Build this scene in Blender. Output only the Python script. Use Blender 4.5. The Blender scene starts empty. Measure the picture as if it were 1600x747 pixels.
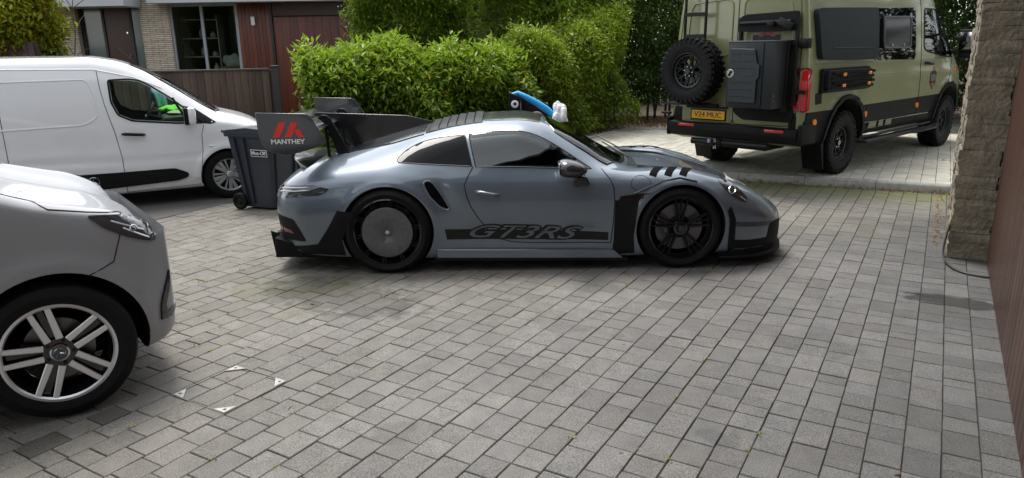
import bpy, bmesh, math, random
import numpy as np
from mathutils import Vector, Matrix
from mathutils.bvhtree import BVHTree
R = math.radians
S = bpy.context.scene
C = S.collection
random.seed(7)
# ---------------------------------------------------------------- camera
cam_d = bpy.data.cameras.new('camera'); cam = bpy.data.objects.new('camera', cam_d); C.objects.link(cam)
cam_d.sensor_width = 36; cam_d.lens = 1119/1600*36; cam_d.clip_start = .05; cam_d.clip_end = 2000
t_, r_ = R(15.1), R(0.9)
fw = Vector((0, math.cos(t_), -math.sin(t_))); up0 = Vector((0, math.sin(t_), math.cos(t_))); rt0 = Vector((1, 0, 0))
rt = rt0*math.cos(r_) - up0*math.sin(r_); up = up0*math.cos(r_) + rt0*math.sin(r_)
m = Matrix((rt, up, -fw)).transposed().to_4x4(); m.translation = (0, 0, 1.854)
cam.matrix_world = m
S.camera = cam
# ---------------------------------------------------------------- sky and sun (bright overcast)
SUN_EL, SUN_AZ = 68, -25          # azimuth measured from +Y towards +X
w = bpy.data.worlds.new('World'); S.world = w; w.use_nodes = True
nt = w.node_tree; nt.nodes.clear()
out = nt.nodes.new('ShaderNodeOutputWorld'); bg = nt.nodes.new('ShaderNodeBackground')
sky = nt.nodes.new('ShaderNodeTexSky'); sky.sky_type = 'NISHITA'; sky.sun_disc = False
sky.sun_elevation = R(SUN_EL); sky.sun_rotation = R(SUN_AZ); sky.air_density = 1; sky.dust_density = 1
hs = nt.nodes.new('ShaderNodeHueSaturation'); hs.inputs['Saturation'].default_value = .2
tc = nt.nodes.new('ShaderNodeTexCoord'); nz = nt.nodes.new('ShaderNodeTexNoise'); nz.inputs['Scale'].default_value = 2.2
nz.inputs['Detail'].default_value = 5
rmp = nt.nodes.new('ShaderNodeMapRange'); rmp.inputs['From Min'].default_value = .3; rmp.inputs['From Max'].default_value = .7
rmp.inputs['To Min'].default_value = .75; rmp.inputs['To Max'].default_value = 1.45
mx = nt.nodes.new('ShaderNodeVectorMath'); mx.operation = 'SCALE'
nt.links.new(sky.outputs[0], hs.inputs['Color']); nt.links.new(hs.outputs[0], mx.inputs[0])
nt.links.new(tc.outputs['Generated'], nz.inputs['Vector']); nt.links.new(nz.outputs['Fac'], rmp.inputs['Value'])
nt.links.new(rmp.outputs[0], mx.inputs['Scale']); nt.links.new(mx.outputs[0], bg.inputs['Color'])
bg.inputs['Strength'].default_value = .15
nt.links.new(bg.outputs[0], out.inputs['Surface'])
sd = bpy.data.lights.new('sun', 'SUN'); sun = bpy.data.objects.new('sun', sd); C.objects.link(sun)
sd.energy = 1.5; sd.angle = R(22); sd.color = (1, .96, .9)
el, az = R(SUN_EL), R(SUN_AZ)
sdir = Vector((math.sin(az)*math.cos(el), math.cos(az)*math.cos(el), math.sin(el)))
sun.rotation_euler = sdir.to_track_quat('Z', 'Y').to_euler()
S.view_settings.view_transform = 'Standard'; S.view_settings.look = 'None'
S.view_settings.gamma = 1; S.view_settings.exposure = 1.28; S.view_settings.use_curve_mapping = False
S.render.engine = 'CYCLES'
S.cycles.max_bounces = 8; S.cycles.transparent_max_bounces = 12

# ---------------------------------------------------------------- helpers
def link(o, parent=None):
    C.objects.link(o)
    if parent: o.parent = parent
    return o
def smooth(me, ang=35):
    if len(me.polygons) == 0: return
    me.polygons.foreach_set('use_smooth', [True]*len(me.polygons))
    me.set_sharp_from_angle(angle=R(ang))
def tag(o, label=None, cat=None, group=None, kind=None):
    if label: o['label'] = label
    if cat: o['category'] = cat
    if group: o['group'] = group
    if kind: o['kind'] = kind
    return o
def empty(name, loc, rz=0, label=None, cat=None, group=None):
    o = bpy.data.objects.new(name, None); o.empty_display_size = .2; C.objects.link(o)
    o.location = loc; o.rotation_euler = (0, 0, rz); tag(o, label, cat, group)
    return o
def copy_tree(o, parent=None):
    c = o.copy(); C.objects.link(c); c.parent = parent
    for ch in o.children: copy_tree(ch, c)
    return c
class MB:
    """collects shapes in one bmesh, links them as one object"""
    def __init__(s): s.bm = bmesh.new(); s.mi = 0
    def _m(s, fs):
        for f in fs: f.material_index = s.mi
    def faces(s, verts, faces):
        vs = [s.bm.verts.new(v) for v in verts]; fs = []
        for f in faces:
            try: fs.append(s.bm.faces.new([vs[i] for i in f]))
            except ValueError: pass
        s._m(fs); return vs
    def box(s, c, d, rot=None, bevel=0, taper=None):
        r = bmesh.ops.create_cube(s.bm, size=1); vs = r['verts']
        for v in vs:
            k = Vector((v.co.x*d[0], v.co.y*d[1], v.co.z*d[2]))
            if taper and v.co.z < 0: k.x *= taper[0]; k.y *= taper[1]
            v.co = k
        fs = list({f for v in vs for f in v.link_faces}); s._m(fs)
        if bevel:
            es = list({e for v in vs for e in v.link_edges})
            rb = bmesh.ops.bevel(s.bm, geom=es, offset=bevel, segments=2, affect='EDGES', profile=.5)
            vs = list({v for f in rb['faces'] for v in f.verts} | {v for v in vs if v.is_valid})
            s._m({f for v in vs for f in v.link_faces})
        M = Matrix.Translation(c) @ (rot.to_4x4() if rot is not None else Matrix())
        for v in vs: v.co = M @ v.co
        return vs
    def beam(s, a, b, w, h, upv=(0, 0, 1), bevel=0):
        a, b = Vector(a), Vector(b); z = (b-a); L = z.length; z.normalize()
        x = Vector(upv).cross(z)
        if x.length < 1e-4: x = Vector((1, 0, 0)).cross(z)
        x.normalize(); y = z.cross(x)
        return s.box((a+b)/2, (w, h, L), Matrix((x, y, z)).transposed(), bevel)
    def tube(s, pts, r, n=8, cap=True):
        pts = [Vector(p) for p in pts]; rings = []
        rs = r if isinstance(r, (list, tuple)) else [r]*len(pts)
        ref = None
        for i, p in enumerate(pts):
            t = (pts[min(i+1, len(pts)-1)]-pts[max(i-1, 0)]).normalized()
            if ref is None:
                ref = t.orthogonal().normalized()
            else:
                ref = (ref - t*ref.dot(t)).normalized()
            b = t.cross(ref)
            rings.append([s.bm.verts.new(p+(ref*math.cos(2*math.pi*k/n)+b*math.sin(2*math.pi*k/n))*rs[i]) for k in range(n)])
        fs = []
        for a, b in zip(rings, rings[1:]):
            for k in range(n): fs.append(s.bm.faces.new((a[k], a[(k+1) % n], b[(k+1) % n], b[k])))
        if cap: fs.append(s.bm.faces.new(rings[0][::-1])); fs.append(s.bm.faces.new(rings[-1]))
        s._m(fs)
    def cyl(s, a, b, r, n=24, r2=None): s.tube([a, b], [r, r if r2 is None else r2], n)
    def lathe(s, prof, n=48, axis='y', c=(0, 0, 0), closed=False):
        """prof: list of (radius, axial)"""
        c = Vector(c); rings = []
        for (r, a) in prof:
            ring = []
            for k in range(n):
                t = 2*math.pi*k/n; u, v = r*math.cos(t), r*math.sin(t)
                p = Vector((u, a, v)) if axis == 'y' else (Vector((u, v, a)) if axis == 'z' else Vector((a, u, v)))
                ring.append(s.bm.verts.new(p+c))
            rings.append(ring)
        fs = []
        prs = list(zip(rings, rings[1:])) + ([(rings[-1], rings[0])] if closed else [])
        for a, b in prs:
            for k in range(n): fs.append(s.bm.faces.new((a[k], a[(k+1) % n], b[(k+1) % n], b[k])))
        if not closed:
            if prof[0][0] > 1e-5: fs.append(s.bm.faces.new(rings[0]))
            if prof[-1][0] > 1e-5: fs.append(s.bm.faces.new(rings[-1][::-1]))
        s._m(fs); bmesh.ops.recalc_face_normals(s.bm, faces=fs)
    def prism(s, outl, a0, a1, axis='y', M=None):
        """outline (p,q) extruded along axis between a0,a1"""
        def P(p, q, a):
            v = Vector((p, a, q)) if axis == 'y' else (Vector((p, q, a)) if axis == 'z' else Vector((a, p, q)))
            return M @ v if M is not None else v
        A = [s.bm.verts.new(P(p, q, a0)) for p, q in outl]; B = [s.bm.verts.new(P(p, q, a1)) for p, q in outl]
        n = len(outl); fs = [s.bm.faces.new(A), s.bm.faces.new(B[::-1])]
        for i in range(n): fs.append(s.bm.faces.new((A[i], B[i], B[(i+1) % n], A[(i+1) % n])))
        bmesh.ops.recalc_face_normals(s.bm, faces=fs); s._m(fs)
        return A+B
    def build(s, name, mat, parent=None, ang=35, bevel=0, M=None):
        bmesh.ops.recalc_face_normals(s.bm, faces=s.bm.faces)
        me = bpy.data.meshes.new(name)
        if M is not None: s.bm.transform(M)
        s.bm.to_mesh(me); s.bm.free()
        for mt in (mat if isinstance(mat, (list, tuple)) else [mat]): me.materials.append(mt)
        smooth(me, ang)
        o = bpy.data.objects.new(name, me); link(o, parent)
        if bevel:
            b = o.modifiers.new('bevel', 'BEVEL'); b.width = bevel; b.segments = 2; b.limit_method = 'ANGLE'; b.angle_limit = R(40)
        return o
def pchip(xs, ys, xq):
    xs = np.array(xs, float); ys = np.array(ys, float); h = np.diff(xs); d = np.diff(ys)/h; n = len(xs); mm = np.zeros(n)
    for i in range(1, n-1):
        if d[i-1]*d[i] > 0:
            w1 = 2*h[i]+h[i-1]; w2 = h[i]+2*h[i-1]; mm[i] = (w1+w2)/(w1/d[i-1]+w2/d[i])
    mm[0] = d[0]; mm[-1] = d[-1]
    i = np.clip(np.searchsorted(xs, xq, 'right')-1, 0, n-2); t = (xq-xs[i])/h[i]
    return ((2*t**3-3*t**2+1)*ys[i]+(t**3-2*t**2+t)*h[i]*mm[i]+(-2*t**3+3*t**2)*ys[i+1]+(t**3-t**2)*h[i]*mm[i+1])
def loft(table, dx=.03, sub=5, bump=None, linear=False):
    """table: [(x, [(y,z)...bottom centre to top centre])]. returns a closed bmesh symmetric in y"""
    X = [t[0] for t in table]; K = len(table[0][1])
    n = max(2, int((X[-1]-X[0])/dx))
    xq = sorted(set(np.round(np.linspace(X[0], X[-1], n), 4)) | set(X)) if not linear else X
    xq = np.array(sorted(xq))
    keep = [0]
    for i in range(1, len(xq)):
        if xq[i]-xq[keep[-1]] > dx*.3 or i == len(xq)-1: keep.append(i)
    if not linear: xq = xq[keep]
    Y = np.array([pchip(X, [t[1][k][0] for t in table], xq) for k in range(K)])
    Z = np.array([pchip(X, [t[1][k][1] for t in table], xq) for k in range(K)])
    kk = np.arange(K); kq = np.linspace(0, K-1, (K-1)*sub+1) if not linear else kk
    bm = bmesh.new(); rings = []
    for j, x in enumerate(xq):
        yy = pchip(kk, Y[:, j], kq) if not linear else Y[:, j]
        zz = pchip(kk, Z[:, j], kq) if not linear else Z[:, j]
        half = []
        for a, b in zip(yy, zz):
            if bump: a, b = bump(x, a, b)
            half.append((float(a), float(b)))
        ring = [bm.verts.new((x, -a, b)) for a, b in half]
        ring += [bm.verts.new((x, a, b)) for a, b in half[-2:0:-1]]
        rings.append(ring)
    for a, b in zip(rings, rings[1:]):
        N = len(a)
        for k in range(N): bm.faces.new((a[k], a[(k+1) % N], b[(k+1) % N], b[k]))
    for ring in (rings[0], rings[-1]):
        H = len(ring)//2; N = len(ring)
        for k in range(H):      # quads across the section
            a, b, c, d = ring[k], ring[k+1], ring[(N-k-1) % N], ring[(N-k) % N]
            vs = []
            for v in (a, b, c, d):
                if v not in vs: vs.append(v)
            if len(vs) > 2:
                try: bm.faces.new(vs)
                except ValueError: pass
    bmesh.ops.recalc_face_normals(bm, faces=bm.faces)
    return bm
def boolean(o, cutter_mb, op='DIFFERENCE'):
    cm = bpy.data.meshes.new('c'); bmesh.ops.remove_doubles(cutter_mb.bm, verts=cutter_mb.bm.verts, dist=1e-5)
    bmesh.ops.dissolve_degenerate(cutter_mb.bm, edges=cutter_mb.bm.edges, dist=1e-6); bmesh.ops.recalc_face_normals(cutter_mb.bm, faces=cutter_mb.bm.faces)
    cutter_mb.bm.to_mesh(cm); cutter_mb.bm.free()
    co = bpy.data.objects.new('c', cm); C.objects.link(co); co.parent = o.parent
    # cutter carries the same slots so its index survives
    for mt in o.data.materials: cm.materials.append(mt)
    md = o.modifiers.new('b', 'BOOLEAN'); md.operation = op; md.object = co; md.solver = 'EXACT'
    dg = bpy.context.evaluated_depsgraph_get(); dg.update()
    me = bpy.data.meshes.new_from_object(o.evaluated_get(dg), preserve_all_data_layers=True, depsgraph=dg)

    o.modifiers.clear(); old = o.data; o.data = me; bpy.data.meshes.remove(old)
    bpy.data.objects.remove(co); bpy.data.meshes.remove(cm)
def densify(outl, step):
    pts = []
    n = len(outl)
    for i in range(n):
        a, b = outl[i], outl[(i+1) % n]; L = math.dist(a, b); k = max(1, int(L/step))
        for j in range(k): pts.append((a[0]+(b[0]-a[0])*j/k, a[1]+(b[1]-a[1])*j/k))
    return pts
def roundp(outl, r, n=4):
    """round the corners of an outline"""
    pts = []; N = len(outl)
    for i in range(N):
        p = Vector(outl[i]); a = Vector(outl[i-1]); b = Vector(outl[(i+1) % N])
        da = (a-p); db = (b-p); ra = min(r, da.length*.45, db.length*.45)
        A = p+da.normalized()*ra; B = p+db.normalized()*ra
        for k in range(n+1):
            t = k/n; q = A*(1-t)**2+p*2*t*(1-t)+B*t*t; pts.append((q.x, q.y))
    return pts
def projector(bvh, axis):
    """returns function (p,q)->(point, normal). axis: '-y' near side, '+y', 'z' top, '-x' rear, '+x' front"""
    def f(p, q):
        if axis == '-y': o, d = Vector((p, -4, q)), Vector((0, 1, 0))
        elif axis == '+y': o, d = Vector((p, 4, q)), Vector((0, -1, 0))
        elif axis == 'z': o, d = Vector((p, q, 6)), Vector((0, 0, -1))
        elif axis == '-x': o, d = Vector((-9, p, q)), Vector((1, 0, 0))
        else: o, d = Vector((12, p, q)), Vector((-1, 0, 0))
        h = bvh.ray_cast(o, d)
        if h[0] is None:
            near = {'-y': Vector((p, -.8, q)), '+y': Vector((p, .8, q)), 'z': Vector((p, q, 1)), '-x': Vector((-1, p, q)), '+x': Vector((3.4, p, q))}[axis]
            h = bvh.find_nearest(near)
        n = h[1]
        if n.dot(d) > 0: n = -n
        return h[0], n
    return f
def panel(name, bvh, outl, axis, mat, parent, off=.004, th=.006, step=.04, ang=50, depth=None):
    """closed plate that follows the body under a flat outline"""
    bm = bmesh.new(); f = bm.faces.new([bm.verts.new((a, b, 0)) for a, b in densify(outl, step)])
    xs = [a for a, b in outl]; ys = [b for a, b in outl]
    for ax, lo, hi in ((0, min(xs), max(xs)), (1, min(ys), max(ys))):
        k = lo+step
        while k < hi:
            co = (k, 0, 0) if ax == 0 else (0, k, 0); no = (1, 0, 0) if ax == 0 else (0, 1, 0)
            bmesh.ops.bisect_plane(bm, geom=bm.verts[:]+bm.edges[:]+bm.faces[:], plane_co=co, plane_no=no, dist=1e-5)
            k += step
    bmesh.ops.triangulate(bm, faces=[f for f in bm.faces if len(f.verts) > 4])
    pf = projector(bvh, axis); top = []; inn = []
    vl = list(bm.verts)
    for v in vl:
        p, n = pf(v.co.x, v.co.y); top.append(p+n*off); inn.append(p+n*(off-th))
    fs = list(bm.faces); bm2 = bmesh.new()
    for i, v in enumerate(vl): v.index = i
    A = [bm2.verts.new(p) for p in top]; B = [bm2.verts.new(p) for p in inn]
    for f in fs:
        ids = [v.index for v in f.verts]
        bm2.faces.new([A[i] for i in ids]); bm2.faces.new([B[i] for i in ids[::-1]])
    for e in bm.edges:
        if len(e.link_faces) == 1:
            i, j = e.verts[0].index, e.verts[1].index; bm2.faces.new((A[i], A[j], B[j], B[i]))
    bm.free(); bmesh.ops.recalc_face_normals(bm2, faces=bm2.faces)
    me = bpy.data.meshes.new(name); bm2.to_mesh(me); bm2.free(); me.materials.append(mat); smooth(me, ang)
    return link(bpy.data.objects.new(name, me), parent)
def seam(name, bvh, pts, axis, mat, parent, r=.003, step=.03, closed=False, off=0):
    P = []
    pts = list(pts)+([pts[0]] if closed else [])
    for a, b in zip(pts, pts[1:]):
        k = max(1, int(math.dist(a, b)/step))
        for j in range(k): P.append((a[0]+(b[0]-a[0])*j/k, a[1]+(b[1]-a[1])*j/k))
    P.append(pts[-1]); pf = projector(bvh, axis); q = []
    for a, b in P:
        p, n = pf(a, b); q.append(p+n*off)
    mb = MB(); mb.tube(q, r, 6); return mb.build(name, mat, parent)
_font_cache = {}
def text_bm(s, size, shear=0, ext=.001, bold=0, width=None, outline=0):
    cu = bpy.data.curves.new('t', 'FONT'); cu.body = s; cu.size = size; cu.shear = shear; cu.extrude = ext; cu.offset = bold
    cu.align_x = 'CENTER'; cu.align_y = 'CENTER'; cu.resolution_u = 4
    if outline: cu.fill_mode = 'NONE'; cu.bevel_depth = outline; cu.bevel_resolution = 1; cu.extrude = 0
    o = bpy.data.objects.new('t', cu); C.objects.link(o); dg = bpy.context.evaluated_depsgraph_get(); dg.update()
    me = bpy.data.meshes.new_from_object(o.evaluated_get(dg), depsgraph=dg)
    bpy.data.objects.remove(o); bpy.data.curves.remove(cu)
    bm = bmesh.new(); bm.from_mesh(me); bpy.data.meshes.remove(me)
    if width:
        xs = [v.co.x for v in bm.verts]; k = width/(max(xs)-min(xs)); c = (max(xs)+min(xs))/2
        for v in bm.verts: v.co.x = (v.co.x-c)*k
    return bm
def text_obj(name, s, size, M, mat, parent, **kw):
    bm = text_bm(s, size, **kw); bm.transform(M); me = bpy.data.meshes.new(name); bm.to_mesh(me); bm.free(); me.materials.append(mat)
    return link(bpy.data.objects.new(name, me), parent)
def frame(origin, ex, ez):
    """matrix whose local x=ex (text direction), local y=ez (text up)"""
    ex, ez = Vector(ex).normalized(), Vector(ez).normalized(); n = ex.cross(ez)
    M = Matrix((ex, ez, n)).transposed().to_4x4(); M.translation = origin; return M

# ---------------------------------------------------------------- materials
MT = {}
def mat(name, col, rough=.5, metal=0, coat=0, spec=.5, bump=None, var=None, coatr=.05):
    if name in MT: return MT[name]
    m = bpy.data.materials.new(name); m.use_nodes = True; n = m.node_tree; b = n.nodes['Principled BSDF']
    b.inputs['Base Color'].default_value = (*col, 1); b.inputs['Roughness'].default_value = rough
    b.inputs['Metallic'].default_value = metal; b.inputs['Coat Weight'].default_value = coat; b.inputs['Coat Roughness'].default_value = coatr
    b.inputs['Specular IOR Level'].default_value = spec
    if var or bump:
        tc = n.nodes.new('ShaderNodeTexCoord')
    if var:      # (scale, amount)
        nz = n.nodes.new('ShaderNodeTexNoise'); nz.inputs['Scale'].default_value = var[0]; nz.inputs['Detail'].default_value = 6
        n.links.new(tc.outputs['Object'], nz.inputs['Vector'])
        mr = n.nodes.new('ShaderNodeMapRange'); mr.inputs['From Min'].default_value = .25; mr.inputs['From Max'].default_value = .75
        mr.inputs['To Min'].default_value = 1-var[1]; mr.inputs['To Max'].default_value = 1+var[1]
        sc = n.nodes.new('ShaderNodeVectorMath'); sc.operation = 'SCALE'; sc.inputs[0].default_value = col
        n.links.new(nz.outputs['Fac'], mr.inputs['Value']); n.links.new(mr.outputs[0], sc.inputs['Scale']); n.links.new(sc.outputs[0], b.inputs['Base Color'])
    if bump:     # (scale, strength, distance)
        nb = n.nodes.new('ShaderNodeTexNoise'); nb.inputs['Scale'].default_value = bump[0]; nb.inputs['Detail'].default_value = 4
        n.links.new(tc.outputs['Object'], nb.inputs['Vector'])
        bp = n.nodes.new('ShaderNodeBump'); bp.inputs['Strength'].default_value = bump[1]; bp.inputs['Distance'].default_value = bump[2]
        n.links.new(nb.outputs['Fac'], bp.inputs['Height']); n.links.new(bp.outputs[0], b.inputs['Normal'])
    MT[name] = m; return m
def glass(name, tint, refl=1.0, blend=.12, ior=1.55):
    m = bpy.data.materials.new(name); m.use_nodes = True; n = m.node_tree; n.nodes.clear()
    o = n.nodes.new('ShaderNodeOutputMaterial'); t = n.nodes.new('ShaderNodeBsdfTransparent'); g = n.nodes.new('ShaderNodeBsdfGlossy')
    t.inputs['Color'].default_value = (*tint, 1); g.inputs['Roughness'].default_value = .01; g.inputs['Color'].default_value = (refl, refl, refl, 1)
    f = n.nodes.new('ShaderNodeFresnel'); f.inputs['IOR'].default_value = ior
    a = n.nodes.new('ShaderNodeMath'); a.operation = 'ADD'; a.use_clamp = True; a.inputs[1].default_value = blend
    n.links.new(f.outputs[0], a.inputs[0])
    x = n.nodes.new('ShaderNodeMixShader'); n.links.new(a.outputs[0], x.inputs[0]); n.links.new(t.outputs[0], x.inputs[1]); n.links.new(g.outputs[0], x.inputs[2])
    n.links.new(x.outputs[0], o.inputs['Surface']); return m
def carbon():
    m = mat('carbon', (.012, .013, .014), .22, 0, .8)
    n = m.node_tree; b = n.nodes['Principled BSDF']; tc = n.nodes.new('ShaderNodeTexCoord'); ck = n.nodes.new('ShaderNodeTexChecker')
    ck.inputs['Scale'].default_value = 110; ck.inputs['Color1'].default_value = (.008, .008, .009, 1); ck.inputs['Color2'].default_value = (.022, .023, .025, 1)
    n.links.new(tc.outputs['Object'], ck.inputs['Vector']); n.links.new(ck.outputs[0], b.inputs['Base Color']); return m
G_BLUE = mat('paint_slate', (.125, .157, .192), .33, .35, 1, .5, coatr=.02)
G_SILV = mat('paint_silver', (.29, .297, .31), .42, .1, .45, .3, coatr=.03)
G_WHITE = mat('paint_white', (.78, .79, .80), .3, 0, 1, coatr=.03)
G_SAGE = mat('paint_sage', (.205, .215, .10), .38, 0, .6, coatr=.08)
BLACKG = mat('gloss_black', (.006, .006, .007), .12, 0, .6)
BLACKS = mat('satin_black', (.008, .0085, .0095), .42, 0, 0, .22, var=(6, .2))
BLACKM = mat('matt_black', (.009, .0093, .010), .6, 0, 0, .16, bump=(300, .15, .002), var=(5, .25))
LINER = mat('arch_liner', (.006, .006, .006), .9)
RUBBER = mat('rubber', (.007, .007, .0075), .65, 0, 0, .2, var=(9, .35), bump=(120, .3, .002))
CHROME = mat('chrome', (.62, .63, .65), .12, 1)
ALU = mat('machined_alu', (.72, .73, .74), .32, .7)
DSTEEL = mat('brake_steel', (.16, .16, .165), .4, 1)
GREYP = mat('grey_plastic', (.09, .1, .11), .5)
CARB = carbon()
GL_CLEAR = glass('glass_clear', (.82, .88, .84), .9, 0, 1.42); GL_VAN = glass('glass_van', (.85, .92, .88), .8, -.01, 1.3)
GL_SIDE = glass('glass_side', (.40, .47, .45), .8, .05)
GL_DARK = mat('glass_privacy', (.002, .003, .003), .02, 0, 0, .16)
RED = mat('red_lens', (.55, .008, .01), .15, 0, 1); DRED = mat('dark_red_lens', (.12, .006, .008), .15, 0, 1)
AMBER = mat('amber_lens', (.9, .26, .01), .2, 0, 1)
WHITEP = mat('white_plastic', (.75, .76, .76), .4)
REDV = mat('red_vinyl', (.75, .02, .012), .4); WHITEV = mat('white_vinyl', (.75, .75, .75), .4)
GREYV = mat('grey_vinyl', (.10, .115, .13), .4); BLACKV = mat('black_vinyl', (.005, .0055, .006), .3, 0, 0, .3)
YELLOWP = mat('plate_yellow', (.85, .48, .012), .35)
INTER = mat('interior_dark', (.02, .021, .022), .75)
INTERG = mat('interior_grey', (.07, .075, .075), .8)
SEAT = mat('seat_cloth', (.035, .037, .04), .9)
LAMPREF = mat('lamp_reflector', (.5, .52, .55), .15, .9)
# ================================================================ ground and paving
UA = R(59.3); U = Vector((math.cos(UA), math.sin(UA), 0)); V = Vector((math.sin(UA), -math.cos(UA), 0))
def uv(u, v, z=0): return U*u + V*v + Vector((0, 0, z))
def inside(p, poly):
    x, y = p; c = False; j = len(poly)-1
    for i in range(len(poly)):
        a, b = poly[i], poly[j]
        if (a[1] > y) != (b[1] > y) and x < (b[0]-a[0])*(y-a[1])/(b[1]-a[1])+a[0]: c = not c
        j = i
    return c
def paver_material(name, base, moss, speck=1.0, stains=()):
    m = bpy.data.materials.new(name); m.use_nodes = True; n = m.node_tree; L = n.links.new; b = n.nodes['Principled BSDF']
    def N(t, **k):
        q = n.nodes.new(t)
        for a, v in k.items(): setattr(q, a, v)
        return q
    tc = N('ShaderNodeTexCoord'); at = N('ShaderNodeAttribute', attribute_name='rnd'); sep = N('ShaderNodeSeparateXYZ'); L(at.outputs['Vector'], sep.inputs[0])
    # base tone per block
    c1 = N('ShaderNodeMapRange', clamp=False); c1.inputs['To Min'].default_value = .84; c1.inputs['To Max'].default_value = 1.10; L(sep.outputs[0], c1.inputs['Value'])
    big = N('ShaderNodeTexNoise'); big.inputs['Scale'].default_value = .55; big.inputs['Detail'].default_value = 5; L(tc.outputs['Object'], big.inputs['Vector'])
    c2 = N('ShaderNodeMapRange'); c2.inputs['From Min'].default_value = .35; c2.inputs['From Max'].default_value = .65; c2.inputs['To Min'].default_value = .86; c2.inputs['To Max'].default_value = 1.1; L(big.outputs['Fac'], c2.inputs['Value'])
    mm = N('ShaderNodeMath', operation='MULTIPLY'); L(c1.outputs[0], mm.inputs[0]); L(c2.outputs[0], mm.inputs[1])
    mid = N('ShaderNodeTexNoise'); mid.inputs['Scale'].default_value = 9; mid.inputs['Detail'].default_value = 6; L(tc.outputs['Object'], mid.inputs['Vector'])
    c3 = N('ShaderNodeMapRange'); c3.inputs['From Min'].default_value = .3; c3.inputs['From Max'].default_value = .7; c3.inputs['To Min'].default_value = .88; c3.inputs['To Max'].default_value = 1.12; L(mid.outputs['Fac'], c3.inputs['Value'])
    m3 = N('ShaderNodeMath', operation='MULTIPLY'); L(mm.outputs[0], m3.inputs[0]); L(c3.outputs[0], m3.inputs[1])
    # granite speckle
    sp = N('ShaderNodeTexNoise'); sp.inputs['Scale'].default_value = 210; sp.inputs['Detail'].default_value = 3; L(tc.outputs['Object'], sp.inputs['Vector'])
    sr = N('ShaderNodeMapRange'); sr.inputs['From Min'].default_value = .33; sr.inputs['From Max'].default_value = .67; sr.inputs['To Min'].default_value = 1-.55*speck; sr.inputs['To Max'].default_value = 1+.62*speck; L(sp.outputs['Fac'], sr.inputs['Value'])
    m4 = N('ShaderNodeMath', operation='MULTIPLY'); L(m3.outputs[0], m4.inputs[0]); L(sr.outputs[0], m4.inputs[1])
    warm = N('ShaderNodeMixRGB'); warm.inputs[1].default_value = (*base, 1); warm.inputs[2].default_value = (base[0]*1.05, base[1]*1.0, base[2]*.88, 1); L(sep.outputs[1], warm.inputs[0])
    sc = N('ShaderNodeVectorMath', operation='SCALE'); L(warm.outputs[0], sc.inputs[0]); L(m4.outputs[0], sc.inputs['Scale'])
    # moss and green algae: amount painted per block (z) broken up by noise
    mn = N('ShaderNodeTexNoise'); mn.inputs['Scale'].default_value = 3.2; mn.inputs['Detail'].default_value = 8; mn.inputs['Roughness'].default_value = .7; L(tc.outputs['Object'], mn.inputs['Vector'])
    ma = N('ShaderNodeMath', operation='ADD'); L(mn.outputs['Fac'], ma.inputs[0]); L(sep.outputs[2], ma.inputs[1])
    mr = N('ShaderNodeMapRange'); mr.inputs['From Min'].default_value = .72; mr.inputs['From Max'].default_value = 1.15; mr.inputs['To Max'].default_value = .85; L(ma.outputs[0], mr.inputs['Value'])
    mix = N('ShaderNodeMixRGB'); L(mr.outputs[0], mix.inputs[0]); L(sc.outputs[0], mix.inputs[1]); mix.inputs[2].default_value = (*moss, 1)
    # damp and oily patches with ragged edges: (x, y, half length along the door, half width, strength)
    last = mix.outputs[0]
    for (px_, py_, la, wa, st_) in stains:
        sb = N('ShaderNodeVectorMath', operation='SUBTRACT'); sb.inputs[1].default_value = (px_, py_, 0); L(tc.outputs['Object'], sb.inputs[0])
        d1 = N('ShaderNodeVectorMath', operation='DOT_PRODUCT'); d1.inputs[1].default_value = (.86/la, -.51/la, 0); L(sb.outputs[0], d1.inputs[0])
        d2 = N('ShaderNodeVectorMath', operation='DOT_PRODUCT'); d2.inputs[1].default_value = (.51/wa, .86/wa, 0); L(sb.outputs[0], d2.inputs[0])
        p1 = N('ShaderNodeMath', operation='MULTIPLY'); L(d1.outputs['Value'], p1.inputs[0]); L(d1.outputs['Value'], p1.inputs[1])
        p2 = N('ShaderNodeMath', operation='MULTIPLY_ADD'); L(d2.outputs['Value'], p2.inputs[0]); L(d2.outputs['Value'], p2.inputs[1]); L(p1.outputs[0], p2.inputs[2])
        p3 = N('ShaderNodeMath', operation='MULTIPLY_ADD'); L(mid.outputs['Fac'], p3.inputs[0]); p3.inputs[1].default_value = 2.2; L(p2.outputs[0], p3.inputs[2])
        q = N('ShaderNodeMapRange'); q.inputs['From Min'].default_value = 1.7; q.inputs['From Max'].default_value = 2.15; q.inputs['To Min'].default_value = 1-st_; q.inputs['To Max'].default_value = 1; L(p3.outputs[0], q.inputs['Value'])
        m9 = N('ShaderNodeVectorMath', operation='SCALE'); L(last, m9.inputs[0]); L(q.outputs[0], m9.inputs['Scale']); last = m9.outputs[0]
    L(last, b.inputs['Base Color']); b.inputs['Roughness'].default_value = .8; b.inputs['Specular IOR Level'].default_value = .35
    bp = N('ShaderNodeBump'); bp.inputs['Strength'].default_value = .5; bp.inputs['Distance'].default_value = .003; L(sp.outputs['Fac'], bp.inputs['Height']); L(bp.outputs[0], b.inputs['Normal'])
    return m
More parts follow.
